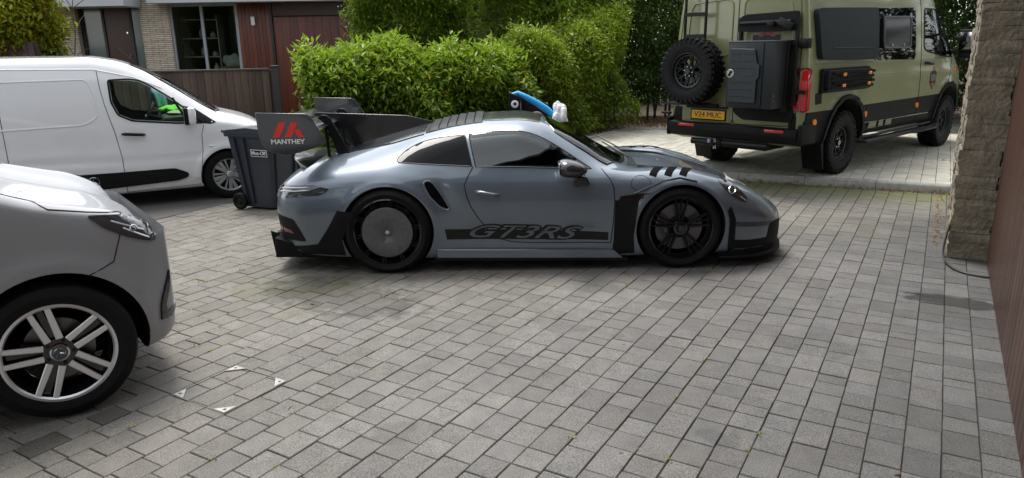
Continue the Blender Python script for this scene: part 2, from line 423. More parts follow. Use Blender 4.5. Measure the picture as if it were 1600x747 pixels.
def pavers(name, ur, vr, z, poly, m, mossf, tonef, seed, w=.155, off=-.265):
    rng = random.Random(seed); verts = []; faces = []; att = []
    k0 = math.floor((vr[0]-off)/w); v = off+k0*w
    while v < vr[1]-.02:
        u = ur[0]-rng.random()*.3; v1 = min(v+w, vr[1])
        while u < ur[1]:
            L = rng.choice([.105, .155, .155, .20, .235, .235]); c = uv(u+L/2, (v+v1)/2)
            if inside((c.x, c.y), poly) and (c.length < 16):
                g = .0022; j = lambda: rng.uniform(-.0016, .0016)
                q = [(u+g+j(), v+g+j()), (u+L-g+j(), v+g+j()), (u+L-g+j(), v1-g+j()), (u+g+j(), v1-g+j())]
                dz = rng.uniform(-.0022, .0022); tx, ty = rng.uniform(-.008, .008), rng.uniform(-.008, .008); b0 = len(verts); iw = .0032
                for kk, (inset, zz) in enumerate(((iw, 0), (0, -.0045), (0, -.03))):
                    for a, b in q:
                        a2 = a+inset*(1 if a < u+L/2 else -1); b2 = b+inset*(1 if b < (v+v1)/2 else -1)
                        verts.append(uv(a2, b2, z+zz+dz+(a2-u-L/2)*tx+(b2-v-w/2)*ty))
                faces.append((b0, b0+1, b0+2, b0+3))
                for s in (0, 4):
                    for i in range(4): faces.append((b0+s+i, b0+s+4+i, b0+s+4+(i+1) % 4, b0+s+(i+1) % 4))
                t, wm = tonef(c, rng); att += [(t, wm, mossf(c))]*9
            u += L
        v += w
    me = bpy.data.meshes.new(name); me.from_pydata(verts, [], faces)
    a = me.attributes.new('rnd', 'FLOAT_VECTOR', 'FACE'); a.data.foreach_set('vector', np.array(att, 'f').ravel())
    me.materials.append(m); o = bpy.data.objects.new(name, me); link(o)
    bm = bmesh.new(); bm.from_mesh(me); bmesh.ops.recalc_face_normals(bm, faces=bm.faces); bm.to_mesh(me); bm.free()
    return tag(o, kind='structure')
def sheet(name, poly, z, m, th=None):
    bm = bmesh.new(); f = bm.faces.new([bm.verts.new((x, y, z)) for x, y in poly])
    if f.normal.z < 0: f.normal_flip()
    bmesh.ops.recalc_face_normals(bm, faces=bm.faces)
    if th:
        r = bmesh.ops.extrude_face_region(bm, geom=[f])
        for v in r['geom']:
            if isinstance(v, bmesh.types.BMVert): v.co.z -= th
        bmesh.ops.recalc_face_normals(bm, faces=bm.faces)
    me = bpy.data.meshes.new(name); bm.to_mesh(me); bm.free(); me.materials.append(m); o = bpy.data.objects.new(name, me); link(o); return tag(o, kind='structure')
M_SAND = mat('joint_sand', (.035, .035, .025), .95, var=(2.5, .5))
M_SOIL = mat('soil', (.09, .07, .045), .95, var=(3, .4), bump=(40, .6, .02))
M_ASPH = mat('asphalt', (.085, .08, .076), .9, var=(160, .5), bump=(200, .5, .004))
M_KERB = mat('kerb_concrete', (.27, .265, .24), .85, var=(14, .22), bump=(150, .4, .003))
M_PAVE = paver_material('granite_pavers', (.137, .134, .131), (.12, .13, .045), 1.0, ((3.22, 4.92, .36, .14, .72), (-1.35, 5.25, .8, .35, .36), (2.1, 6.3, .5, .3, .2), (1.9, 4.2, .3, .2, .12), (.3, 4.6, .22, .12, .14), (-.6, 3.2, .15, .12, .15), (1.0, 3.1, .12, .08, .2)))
M_PAVE2 = paver_material('terrace_pavers', (.44, .43, .385), (.17, .17, .08), .45)
sheet('ground', [(-400, -400), (400, -400), (400, 900), (-400, 900)], -.06, M_SOIL)
K0, K1, K2 = Vector((5.46, 8.70, 0)), Vector((2.42, 10.22, 0)), Vector((-.6, 11.73, 0))
main = [(-14, -9), (3, -9), (10, 8), (5.5, 8.72), (2.42, 10.26), (-.6, 11.77), (-2.2, 11.2), (-4.2, 10.6), (-13, 6.5)]
sheet('joint_bed', [(-16, -10), (7.5, -10), (8.6, 8), (5.5, 8.72), (2.42, 10.26), (-.6, 11.77), (-2.2, 12.2), (-5, 12.6), (-16, 12)], -.0105, M_SAND)
kd = (K0-K2).normalized(); kn = Vector((-kd.y, kd.x, 0))
DARKP = [Vector((-2.17, 3.41, 0)), Vector((-2.36, 3.20, 0))]
def moss1(c):
    d = abs((c-K2).dot(kn)); along = (c-K2).dot(kd)
    a = max(0, .75-d*.55) if along < 7.5 else 0
    a += .22*max(0, 1-(c-Vector((2.6, 7.2, 0))).length/1.2) + .36*max(0, 1-(c-Vector((-1.7, 5.5, 0))).length/1.3)+.2*max(0, 1-(c-Vector((3.6, 6.9, 0))).length/.9)
    return a+.04
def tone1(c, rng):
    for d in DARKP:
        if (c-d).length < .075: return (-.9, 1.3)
    t = rng.random(); s = c.dot(V)      # blocks get gradually darker towards the garage
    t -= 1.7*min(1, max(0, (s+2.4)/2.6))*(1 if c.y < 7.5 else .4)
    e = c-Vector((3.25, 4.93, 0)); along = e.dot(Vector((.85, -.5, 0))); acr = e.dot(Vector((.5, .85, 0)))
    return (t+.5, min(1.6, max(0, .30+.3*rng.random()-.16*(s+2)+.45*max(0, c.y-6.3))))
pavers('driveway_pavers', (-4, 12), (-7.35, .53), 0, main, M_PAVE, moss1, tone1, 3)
# border course along the asphalt and the old asphalt patch
bp_ = []
asph = [uv(-4, -7.56), uv(9.6, -7.56), uv(12.5, -9), uv(9, -16), uv(-4, -16)]
sheet('asphalt_road', [(p.x, p.y) for p in asph], .002, M_ASPH)
border = [(-16, -10), (10, -10), (10, 12), (-16, 12)]
pavers('border_pavers', (-3, 9.7), (-7.545, -7.355), .002, border, M_PAVE, lambda c: .1, lambda c, r: (r.random(), .4), 5, w=.19, off=-7.545)
ter = [(5.46, 8.76), (2.42, 10.28), (-.6, 11.79), (.4, 12.5), (1.65, 14.0), (2.56, 15.32), (4.2, 14.95), (9.6, 16.6), (12.2, 16.6), (7.8, 8.2)]
sheet('terrace_bed', ter, .09, M_SAND, .12)
pavers('terrace_pavers', (9, 22), (-8, 4), .1, ter, M_PAVE2, lambda c: .12, lambda c, r: (r.random(), .5), 9, w=.165)
def kerb(name, pts, wdt, z0, z1, m):
    mb = MB(); prof = [(-wdt/2, z0), (-wdt/2, z1-.025), (-wdt/2+.02, z1-.006), (-wdt/2+.035, z1), (wdt/2-.015, z1), (wdt/2, z1-.015), (wdt/2, z0)]
    for a, b in zip(pts, pts[1:]):
        a, b = Vector(a), Vector(b); L = (b-a).length; d = (b-a)/L; nrm = Vector((d.y, -d.x, 0)); n = max(1, round(L/.9))
        for i in range(n):
            p0, p1 = a+d*(L*i/n+.003), a+d*(L*(i+1)/n-.003); va = []
            for p in (p0, p1):
                va.append([mb.bm.verts.new(p+nrm*(-q)+Vector((0, 0, zz))) for q, zz in prof])
            A, B = va; k = len(prof)
            for q in range(k-1): mb.bm.faces.new((A[q], B[q], B[q+1], A[q+1]))
            mb.bm.faces.new(A); mb.bm.faces.new(B[::-1])
    o = mb.build(name, m, None, 50); return tag(o, kind='structure')
kerb('kerb', [K2, K1, K0], .12, -.02, .112, M_KERB)
kerb('kerb_return', [K0+Vector((.03, -.05, 0)), Vector((4.02, 6.22, 0))], .13, -.02, .10, M_KERB)
kerb('bed_kerb', [(-.5, 11.85, 0), (.35, 12.45, 0), (1.6, 14.0, 0), (2.1, 14.75, 0), (2.6, 15.35, 0), (4.2, 15.0, 0), (9.6, 16.65, 0)], .07, 0, .135, M_KERB)
bed = [(-5, 11.2), (-.5, 11.9), (.33, 12.5), (1.58, 14.03), (2.56, 15.4), (4.2, 15.05), (9.6, 16.7), (14, 17), (14, 24), (-8, 24), (-6, 13)]
sheet('planting_bed', bed, .085, M_SOIL)
# ================================================================ foliage
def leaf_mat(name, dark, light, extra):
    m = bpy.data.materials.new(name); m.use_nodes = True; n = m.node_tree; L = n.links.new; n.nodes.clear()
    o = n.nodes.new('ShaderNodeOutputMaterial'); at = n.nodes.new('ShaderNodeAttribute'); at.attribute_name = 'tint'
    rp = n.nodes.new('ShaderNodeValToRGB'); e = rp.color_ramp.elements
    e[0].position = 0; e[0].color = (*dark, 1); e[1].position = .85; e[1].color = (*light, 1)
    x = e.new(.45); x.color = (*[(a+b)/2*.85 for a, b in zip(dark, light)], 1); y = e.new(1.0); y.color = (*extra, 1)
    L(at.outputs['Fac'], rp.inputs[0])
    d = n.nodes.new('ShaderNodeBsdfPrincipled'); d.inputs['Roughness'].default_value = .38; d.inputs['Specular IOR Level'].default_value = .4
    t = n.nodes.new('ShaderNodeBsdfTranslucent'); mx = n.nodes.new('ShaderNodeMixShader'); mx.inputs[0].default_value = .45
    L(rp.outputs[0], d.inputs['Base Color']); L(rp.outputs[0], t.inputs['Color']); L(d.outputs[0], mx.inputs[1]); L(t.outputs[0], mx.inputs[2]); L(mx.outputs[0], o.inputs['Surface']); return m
def foliage(name, pts, dirs, tints, per, size, m, parent, seed, droop=.35, spread=.13):
    """pts: twig tips (N,3); each carries `per` folded pointed leaves"""
    rng = np.random.default_rng(seed); N = len(pts); n = N*per
    P = np.repeat(pts, per, 0); D = np.repeat(dirs, per, 0); T = np.repeat(tints, per)
    P = P+rng.normal(0, spread*.45, (n, 3))
    a = D*.6+rng.normal(0, .75, (n, 3)); a[:, 2] -= droop; a /= np.linalg.norm(a, axis=1)[:, None]
    up = np.zeros((n, 3)); up[:, 2] = 1; up += rng.normal(0, .35, (n, 3))
    s = np.cross(a, up); s /= np.linalg.norm(s, axis=1)[:, None]+1e-9; nn = np.cross(s, a)
    ln = size*rng.uniform(.65, 1.3, n)[:, None]; wd = ln*rng.uniform(.30, .42, n)[:, None]/2
    mid = P+a*ln*.45
    v = np.empty((n, 4, 3)); v[:, 0] = P; v[:, 1] = mid+s*wd+nn*wd*.5; v[:, 2] = P+a*ln-nn*ln*.08; v[:, 3] = mid-s*wd+nn*wd*.5
    f = np.arange(n)[:, None]*4; F = np.concatenate([f+0, f+1, f+2, f+0, f+2, f+3], 1).reshape(-1)
    me = bpy.data.meshes.new(name); me.vertices.add(n*4); me.vertices.foreach_set('co', v.ravel())
    me.loops.add(n*6); me.loops.foreach_set('vertex_index', F.astype('i')); me.polygons.add(n*2)
    me.polygons.foreach_set('loop_start', np.arange(n*2, dtype='i')*3); me.polygons.foreach_set('loop_total', np.full(n*2, 3, 'i'))
    me.update(calc_edges=True)
    at = me.attributes.new('tint', 'FLOAT', 'FACE'); tt = np.clip(T+rng.normal(0, .13, n), 0, .84)
    odd = rng.random(n) < .025; tt[odd] = 1.0
    at.data.foreach_set('value', np.repeat(tt, 2).astype('f')); me.materials.append(m); me.validate()
    o = bpy.data.objects.new(name, me); return link(o, parent)
def nz3(p, f, seed):
    """cheap lumpy field"""
    rng = np.random.default_rng(seed); k = rng.normal(0, f, (7, 3)); ph = rng.uniform(0, 6.28, 7)
    return np.sin(p@k.T+ph).sum(1)/2.6
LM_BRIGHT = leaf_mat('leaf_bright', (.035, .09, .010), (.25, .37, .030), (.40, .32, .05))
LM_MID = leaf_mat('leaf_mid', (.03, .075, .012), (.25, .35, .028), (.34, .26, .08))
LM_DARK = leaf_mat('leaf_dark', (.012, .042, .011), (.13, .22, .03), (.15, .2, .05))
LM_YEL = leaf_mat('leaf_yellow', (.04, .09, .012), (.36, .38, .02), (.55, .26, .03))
M_BARK = mat('bark', (.10, .075, .05), .9, var=(20, .4), bump=(60, .6, .01))
def shrub(name, path, h0, h1, thick, n, per, size, m, label, cat, seed, tint=(.35, .65), stems=6, base=.1, group=None, lump=.28, low=.15, stemr=.02, topb=.35, gap=0):
    """shrub or hedge: lumpy wall of leaves along a ground path; loose outline, stems inside"""
    rng = np.random.default_rng(seed); path = [np.array(p, float) for p in path]; root = empty(name, (*path[0], base), 0, label, cat, group)
    seg = [np.linalg.norm(b-a) for a, b in zip(path, path[1:])]; tot = sum(seg); acc = np.concatenate([[0], np.cumsum(seg)])
    q = rng.random(n)*tot; i = np.clip(np.searchsorted(acc, q, 'right')-1, 0, len(seg)-1)
    A = np.array(path)[i]; B = np.array(path)[i+1]; t = ((q-acc[i])/np.array(seg)[i])[:, None]; c = A+(B-A)*t
    d = (B-A)/np.linalg.norm(B-A, axis=1)[:, None]; nr = np.stack([d[:, 1], -d[:, 0]], 1)
    shoot = np.abs(rng.normal(0, .07, n))*(rng.random(n) < .35)
    # walls and top sampled by area, mostly the shell, some deeper
    H = h0+(h1-h0)*q/tot; side = rng.random(n); pw = (h0-low)/((h0-low)*1.35+thick*.9); dep = np.abs(rng.normal(0, .14, n)); dep = np.clip(dep, 0, .45)
    endf = np.clip(np.minimum(q, tot-q)/(thick*.45), 0, 1)**.5; hw = thick/2*(.4+.6*endf)
    zz = low+(H-low)*rng.random(n); rnd = np.clip((zz-(H-thick*.35))/(thick*.35), 0, 1); flat = 1-.55*rnd**2
    near = side < pw; far = (side >= pw) & (side < pw*1.35); topm = ~(near | far)
    off = np.where(near, (hw-dep)*flat, np.where(far, -(hw-dep)*flat, rng.uniform(-1, 1, n)*hw*.95))
    z = np.where(topm, (H-dep+shoot*1.3)-.25*thick*np.abs(off/(thick/2))**3, zz)
    p3 = np.stack([c[:, 0]+nr[:, 0]*off, c[:, 1]+nr[:, 1]*off, z], 1)
    sgn = np.where(near, 1., np.where(far, -1., off/(thick/2)*.5)); outd = np.stack([nr[:, 0]*sgn, nr[:, 1]*sgn, np.where(topm, 1., .15)], 1)
    lf = nz3(p3, 1.9, seed+1)*.5+nz3(p3, 4.5, seed+2)*.4
    p3 = p3+outd*(lf*lump)[:, None]+rng.normal(0, .03, (n, 3))
    if gap:
        gm = nz3(p3, 3.1, seed+5)+nz3(p3, 7, seed+6)*.6
        keep = gm > -gap; p3, outd, z, lf, H = p3[keep], outd[keep], z[keep], lf[keep], H[keep]
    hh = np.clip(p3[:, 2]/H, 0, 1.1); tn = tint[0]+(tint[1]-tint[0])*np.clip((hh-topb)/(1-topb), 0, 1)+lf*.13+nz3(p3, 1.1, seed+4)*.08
    loc = p3-np.array([path[0][0], path[0][1], 0])
    foliage('foliage', loc, outd, tn, per, size, m, root, seed+3)
    mb = MB(); rr = random.Random(seed)
    for k in range(stems):
        s = (k+.5+rr.uniform(-.3, .3))/stems*tot; j = min(len(seg)-1, int(np.searchsorted(acc, s, 'right')-1)); b0 = path[j]+(path[j+1]-path[j])*(s-acc[j])/seg[j]
        Hs = h0+(h1-h0)*s/tot; bx, by = b0[0]-path[0][0]+rr.uniform(-.15, .15), b0[1]-path[0][1]+rr.uniform(-.15, .15); pp = Vector((bx, by, -.12)); pl = [pp.copy()]; lean = Vector((rr.uniform(-.12, .12), rr.uniform(-.12, .12), 1))
        for s2 in range(7):
            pp = pp+lean*(Hs*.88+.12)/7+Vector((rr.uniform(-.04, .04), rr.uniform(-.04, .04), 0)); pl.append(pp.copy())
            if s2 > 1:
                for b_ in range(2):
                    e = pp+Vector((rr.uniform(-.4, .4)*thick, rr.uniform(-.4, .4)*thick, rr.uniform(.1, .4))); mb.tube([pp, (pp+e)/2+Vector((0, 0, .05)), e], [stemr*.4, stemr*.3, stemr*.15], 5)
        mb.tube(pl, [stemr*(1-.1*i_) for i_ in range(8)], 6)
    mb.build('stem', M_BARK, root)
    return root
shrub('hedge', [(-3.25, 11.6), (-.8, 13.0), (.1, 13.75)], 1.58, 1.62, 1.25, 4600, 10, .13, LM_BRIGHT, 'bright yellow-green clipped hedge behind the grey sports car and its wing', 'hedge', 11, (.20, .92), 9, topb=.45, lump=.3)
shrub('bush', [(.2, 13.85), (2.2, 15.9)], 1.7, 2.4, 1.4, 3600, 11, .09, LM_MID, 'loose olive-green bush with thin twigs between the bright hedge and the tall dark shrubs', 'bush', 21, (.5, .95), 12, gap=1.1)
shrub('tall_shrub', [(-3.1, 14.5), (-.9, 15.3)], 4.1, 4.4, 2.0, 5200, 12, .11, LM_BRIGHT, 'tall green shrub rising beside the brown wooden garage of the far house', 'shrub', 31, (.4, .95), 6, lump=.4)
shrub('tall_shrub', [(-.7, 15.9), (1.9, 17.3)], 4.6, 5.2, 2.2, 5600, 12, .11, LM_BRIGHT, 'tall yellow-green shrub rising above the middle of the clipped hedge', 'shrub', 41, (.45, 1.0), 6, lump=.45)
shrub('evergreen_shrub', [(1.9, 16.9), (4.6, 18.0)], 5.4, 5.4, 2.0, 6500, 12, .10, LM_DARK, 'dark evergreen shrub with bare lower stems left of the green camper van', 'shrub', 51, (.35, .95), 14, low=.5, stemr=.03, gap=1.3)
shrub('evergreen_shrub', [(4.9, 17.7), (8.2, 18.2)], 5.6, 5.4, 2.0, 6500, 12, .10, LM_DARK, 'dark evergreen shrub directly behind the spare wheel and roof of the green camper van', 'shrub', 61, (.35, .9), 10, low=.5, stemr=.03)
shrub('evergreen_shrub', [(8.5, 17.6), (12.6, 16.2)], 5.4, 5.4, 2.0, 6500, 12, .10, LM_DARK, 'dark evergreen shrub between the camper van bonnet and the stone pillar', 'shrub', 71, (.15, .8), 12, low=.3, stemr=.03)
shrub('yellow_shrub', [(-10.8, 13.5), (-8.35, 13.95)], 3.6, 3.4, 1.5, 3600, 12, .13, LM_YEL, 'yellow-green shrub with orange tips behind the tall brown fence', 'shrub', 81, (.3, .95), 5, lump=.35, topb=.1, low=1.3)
# overhanging twig above the camper van
tw = empty('hanging_branch', (7.5, 11.6, 3.6), 0, 'thin bright green leafy branch hanging down over the camper van roof', 'branch')
mb = MB(); pl = [Vector((.9, .6, .9)), Vector((.35, .25, .55)), Vector((0, 0, .05)), Vector((-.03, 0, -.45)), Vector((-.02, 0, -.95))]; mb.tube(pl, [.012, .009, .006, .004, .002], 5); mb.build('twig', M_BARK, tw)
rg = np.random.default_rng(5); tpt = np.array([list(pl[2]*(1-t)+pl[4]*t) for t in np.linspace(-.2, 1, 26)]); tpt[:, :2] += rg.normal(0, .04, (26, 2))
foliage('foliage', tpt, rg.normal(0, 1, (26, 3)), np.full(26, .8), 5, .11, LM_YEL, tw, 6, droop=.7, spread=.06)
# leaf litter and gravel in the bed
def litter(name, pts, size, m, seed, label=None):
    n = len(pts); rng = np.random.default_rng(seed)
    d = rng.normal(0, 1, (n, 3)); d[:, 2] *= .15
    foliage_o = foliage(name, np.array(pts), d, rng.random(n), 1, size, m, None, seed, droop=.02, spread=.0)
    return tag(foliage_o, label, 'leaves', kind='stuff')
LM_DEAD = leaf_mat('leaf_dead', (.16, .07, .03), (.42, .24, .10), (.5, .4, .2))
rr = random.Random(4); pts = []
for i in range(520):
    t = rr.random()**.8; p = K2*(1-t)+K0*t; p = p-kn*(.075+abs(rr.gauss(0, .035))); pts.append((p.x, p.y, .006+rr.random()*.02))
for i in range(90):
    t = rr.random(); p = (K0*(1-t)+Vector((4.1, 6.4, 0))*t)+Vector((-.12+rr.gauss(0, .03), .05, 0)); pts.append((p.x, p.y, .008+rr.random()*.015))
for i in range(60): pts.append((rr.uniform(3.5, 9), rr.uniform(10, 15), .108))
for i in range(26): pts.append((rr.uniform(-2.5, 3), rr.uniform(2.6, 7), .006))
litter('fallen_leaves', pts, .045, LM_DEAD, 3, 'dry orange-brown leaves gathered along the foot of the kerb')
pts = []
for i in range(5200):
    x = rr.uniform(.2, 6.2); s_ = 12.6+(x-.3)*1.3 if x < 2.5 else 15.35-.1*(x-2.5); y = s_+rr.uniform(.03, 2.2)
    if inside((x, y), bed): pts.append((x, y, .10+rr.random()*.03))
for i in range(1800):
    x = rr.uniform(6, 13); y = 15.6+(x-6)*.2+rr.uniform(0, 2.2)
    if inside((x, y), bed): pts.append((x, y, .10+rr.random()*.03))
litter('leaf_litter', pts, .06, LM_DEAD, 8, 'brown leaf litter covering the planting bed under the shrubs')
me_v, me_f = [], []
for i in range(4200):
    x = rr.uniform(.2, 4.8); s_ = 12.55+(x-.3)*1.3 if x < 2.5 else 15.38-.1*(x-2.5); y = s_+abs(rr.gauss(0, .45))+.04; r0 = rr.uniform(.009, .022)
    if not inside((x, y), bed): continue
    b0 = len(me_v); a = rr.random()*6
    for dx_, dy_, dz_ in ((1, 0, 0), (0, 1, 0), (-1, 0, 0), (0, -1, 0), (0, 0, .8)):
        me_v.append((x+r0*(dx_*math.cos(a)-dy_*math.sin(a)), y+r0*(dx_*math.sin(a)+dy_*math.cos(a)), .09+r0*dz_))
    me_f += [(b0, b0+1, b0+4), (b0+1, b0+2, b0+4), (b0+2, b0+3, b0+4), (b0+3, b0, b0+4)]
me = bpy.data.meshes.new('gravel'); me.from_pydata(me_v, [], me_f); me.materials.append(mat('gravel', (.52, .46, .38), .85, var=(30, .35)))
tag(link(bpy.data.objects.new('gravel', me)), 'pale gravel along the edge of the planting bed', 'gravel', kind='stuff')
# moss and grass tufts in the joints
pts = []
for i in range(150):
    u, k = rr.uniform(1, 9), rr.randint(-46, 1); p = uv(u, -.265+.155*k)
    if -5 < p.x < 4.5 and 2.2 < p.y < 9: pts += [(p.x+rr.gauss(0, .014), p.y+rr.gauss(0, .014), .001) for _ in range(5)]
P_ = np.array(pts); rg = np.random.default_rng(2); dd = rg.normal(0, .5, P_.shape); dd[:, 2] = 1
tag(foliage('joint_moss', P_, dd, np.full(len(P_), .75), 1, .022, LM_YEL, None, 2, droop=-.3, spread=.003), 'small tufts of moss and grass growing in the paving joints', 'moss', kind='stuff')
# ================================================================ far house
def brick_wall_mat(name, cols, bw, bh, mortar, mcol, bumpd=.012, coord='Object', rot=None):
    m = bpy.data.materials.new(name); m.use_nodes = True; n = m.node_tree; L = n.links.new; b = n.nodes['Principled BSDF']
    tc = n.nodes.new('ShaderNodeTexCoord'); sp = n.nodes.new('ShaderNodeSeparateXYZ'); cb = n.nodes.new('ShaderNodeCombineXYZ')
    L(tc.outputs[coord], sp.inputs[0]); ad = n.nodes.new('ShaderNodeMath'); L(sp.outputs[0], ad.inputs[0]); L(sp.outputs[1], ad.inputs[1]); L(ad.outputs[0], cb.inputs[0]); L(sp.outputs[2], cb.inputs[1])
    nz = n.nodes.new('ShaderNodeTexNoise'); nz.inputs['Scale'].default_value = 5; L(tc.outputs[coord], nz.inputs['Vector'])
    mxv = n.nodes.new('ShaderNodeVectorMath'); mxv.operation = 'MULTIPLY_ADD'; mxv.inputs[1].default_value = (.03, .03, .03); L(nz.outputs['Color'], mxv.inputs[0]); L(cb.outputs[0], mxv.inputs[2])
    br = n.nodes.new('ShaderNodeTexBrick'); br.inputs['Scale'].default_value = 1; br.inputs['Brick Width'].default_value = bw; br.inputs['Row Height'].default_value = bh
    br.inputs['Mortar Size'].default_value = mortar; br.inputs['Color1'].default_value = (*cols[0], 1); br.inputs['Color2'].default_value = (*cols[1], 1); br.inputs['Mortar'].default_value = (*mcol, 1)
    L(mxv.outputs[0], br.inputs['Vector'])
    n2 = n.nodes.new('ShaderNodeTexNoise'); n2.inputs['Scale'].default_value = 14; n2.inputs['Detail'].default_value = 6; L(tc.outputs[coord], n2.inputs['Vector'])
    mr = n.nodes.new('ShaderNodeMapRange'); mr.inputs['To Min'].default_value = .6; mr.inputs['To Max'].default_value = 1.35; L(n2.outputs['Fac'], mr.inputs['Value'])
    sc = n.nodes.new('ShaderNodeVectorMath'); sc.operation = 'SCALE'; L(br.outputs['Color'], sc.inputs[0]); L(mr.outputs[0], sc.inputs['Scale']); L(sc.outputs[0], b.inputs['Base Color']); b.inputs['Roughness'].default_value = .9
    inv = n.nodes.new('ShaderNodeMath'); inv.operation = 'SUBTRACT'; inv.inputs[0].default_value = 1; L(br.outputs['Fac'], inv.inputs[1])
    a2 = n.nodes.new('ShaderNodeMath'); a2.operation = 'MULTIPLY_ADD'; a2.inputs[1].default_value = .6; L(n2.outputs['Fac'], a2.inputs[0]); L(inv.outputs[0], a2.inputs[2])
    bp = n.nodes.new('ShaderNodeBump'); bp.inputs['Distance'].default_value = bumpd; L(a2.outputs[0], bp.inputs['Height']); L(bp.outputs[0], b.inputs['Normal']); return m
def wood_mat(name, c0, c1, axis_scale, rough=.55):
    m = bpy.data.materials.new(name); m.use_nodes = True; n = m.node_tree; L = n.links.new; b = n.nodes['Principled BSDF']
    tc = n.nodes.new('ShaderNodeTexCoord'); mp = n.nodes.new('ShaderNodeMapping'); mp.inputs['Scale'].default_value = axis_scale; L(tc.outputs['Object'], mp.inputs[0])
    nz = n.nodes.new('ShaderNodeTexNoise'); nz.inputs['Scale'].default_value = 3; nz.inputs['Detail'].default_value = 8; L(mp.outputs[0], nz.inputs['Vector'])
    at = n.nodes.new('ShaderNodeAttribute'); at.attribute_name = 'rnd'
    ad = n.nodes.new('ShaderNodeMath'); ad.operation = 'MULTIPLY_ADD'; ad.inputs[1].default_value = .45; L(at.outputs['Fac'], ad.inputs[0]); L(nz.outputs['Fac'], ad.inputs[2])
    rp = n.nodes.new('ShaderNodeValToRGB'); rp.color_ramp.elements[0].position = .35; rp.color_ramp.elements[0].color = (*c0, 1); rp.color_ramp.elements[1].position = .95; rp.color_ramp.elements[1].color = (*c1, 1)
    L(ad.outputs[0], rp.inputs[0]); L(rp.outputs[0], b.inputs['Base Color']); b.inputs['Roughness'].default_value = rough
    bp = n.nodes.new('ShaderNodeBump'); bp.inputs['Strength'].default_value = .3; bp.inputs['Distance'].default_value = .004; L(nz.outputs['Fac'], bp.inputs['Height']); L(bp.outputs[0], b.inputs['Normal']); return m
M_RAG = brick_wall_mat('split_stone', ((.64, .57, .47), (.50, .43, .35)), .32, .045, .006, (.16, .14, .12))
M_RED = wood_mat('red_timber', (.066, .013, .006), (.15, .034, .017), (14, 14, .6), .45)
M_FENCE = wood_mat('fence_timber', (.030, .019, .013), (.088, .058, .041), (10, 10, .5), .8)
M_FENCE2 = wood_mat('fence_timber_red', (.030, .018, .018), (.10, .06, .055), (10, 10, .5), .8)
M_FASC = mat('fascia_grey', (.42, .44, .47), .5)
M_FRAME = mat('frame_grey', (.30, .33, .37), .4); M_DKF = mat('frame_dark', (.02, .022, .024), .5)
GL_HOUSE = glass('glass_house', (.75, .8, .78), .7, -.01, 1.4); GL_FROST = mat('frosted_glass', (.13, .165, .16), .12, 0, 0, .7)
def boards(name, x0, x1, z0, z1, y, bw, m, parent, th=.02, gap=.004, M=None, jit=0, seed=1):
    """vertical boards in the xz plane, one mesh"""
    rng = random.Random(seed); mb = MB(); n = max(1, round((x1-x0)/bw)); w_ = (x1-x0)/n; tones = []
    for i in range(n):
        yy = y+rng.uniform(-jit, jit); vs = mb.box((x0+w_*(i+.5), yy+th/2, (z0+z1)/2), (w_-gap, th, z1-z0), bevel=.002); tones.append(rng.random())
    bm = mb.bm; bm.faces.ensure_lookup_table()
    me = bpy.data.meshes.new(name); 
    if M is not None: bm.transform(M)
    xs = [];
    inv = M.inverted() if M is not None else Matrix()
    for f in bm.faces:
        c = inv @ f.calc_center_median(); i = min(n-1, max(0, int((c.x-x0)/w_))); xs.append(tones[i])
    bm.to_mesh(me); bm.free(); a = me.attributes.new('rnd', 'FLOAT', 'FACE'); a.data.foreach_set('value', xs); me.materials.append(m); smooth(me)
    return link(bpy.data.objects.new(name, me), parent)
HY = 18.0
house = empty('house', (-8, HY, 0), 0, 'low modern house with pale stone piers, red timber panels and grey fascia beyond the fence', 'house')
def hb(name, x0, x1, y0, y1, z0, z1, m, bevel=.005, parent=None):
    mb = MB(); mb.box(((x0+x1)/2+8, (y0+y1)/2-HY, (z0+z1)/2), (x1-x0, y1-y0, z1-z0)); return mb.build(name, m, parent or house, bevel=bevel)
hb('wall', -13.5, -10.38, HY, HY+.4, 0, 3.3, M_RAG); hb('wall', -8.83, -8.13, HY-.02, HY+.5, 0, 3.2, M_RAG)
hb('wall', -3.2, 2, HY, HY+.4, 0, 3.3, M_RAG); hb('wall', -13.5, 2, HY+5, HY+5.3, 0, 3.4, mat('plaster', (.35, .35, .34), .9)); hb('wall', -13.5, -13.2, HY+.4, HY+5, 0, 3.3, M_RAG); hb('wall', 1.7, 2, HY+.4, HY+5, 0, 3.3, M_RAG)
hb('partition', -8.75, -8.6, HY+.5, HY+5, 0, 3.2, mat('plaster', (.35, .35, .34), .9)); hb('partition', -6.5, -6.4, HY+.12, HY+5, 0, 3.2, mat('plaster', (.35, .35, .34), .9))
hb('floor', -13.2, 1.7, HY+.02, HY+5, -.05, .1, mat('house_floor', (.2, .17, .14), .6))
hb('roof', -13.9, 2.4, HY-.1, HY+5.6, 3.42, 3.6, mat('roof_membrane', (.12, .12, .12), .9))
hb('fascia', -8.38, 2.4, HY-.55, HY-.1, 2.93, 3.5, M_FASC); hb('fascia', -13.9, -8.72, HY-.9, HY-.12, 2.86, 3.45, M_FASC)
hb('soffit', -13.9, 2.4, HY-.08, HY+5, 3.2, 3.4, mat('soffit', (.25, .25, .25), .8))
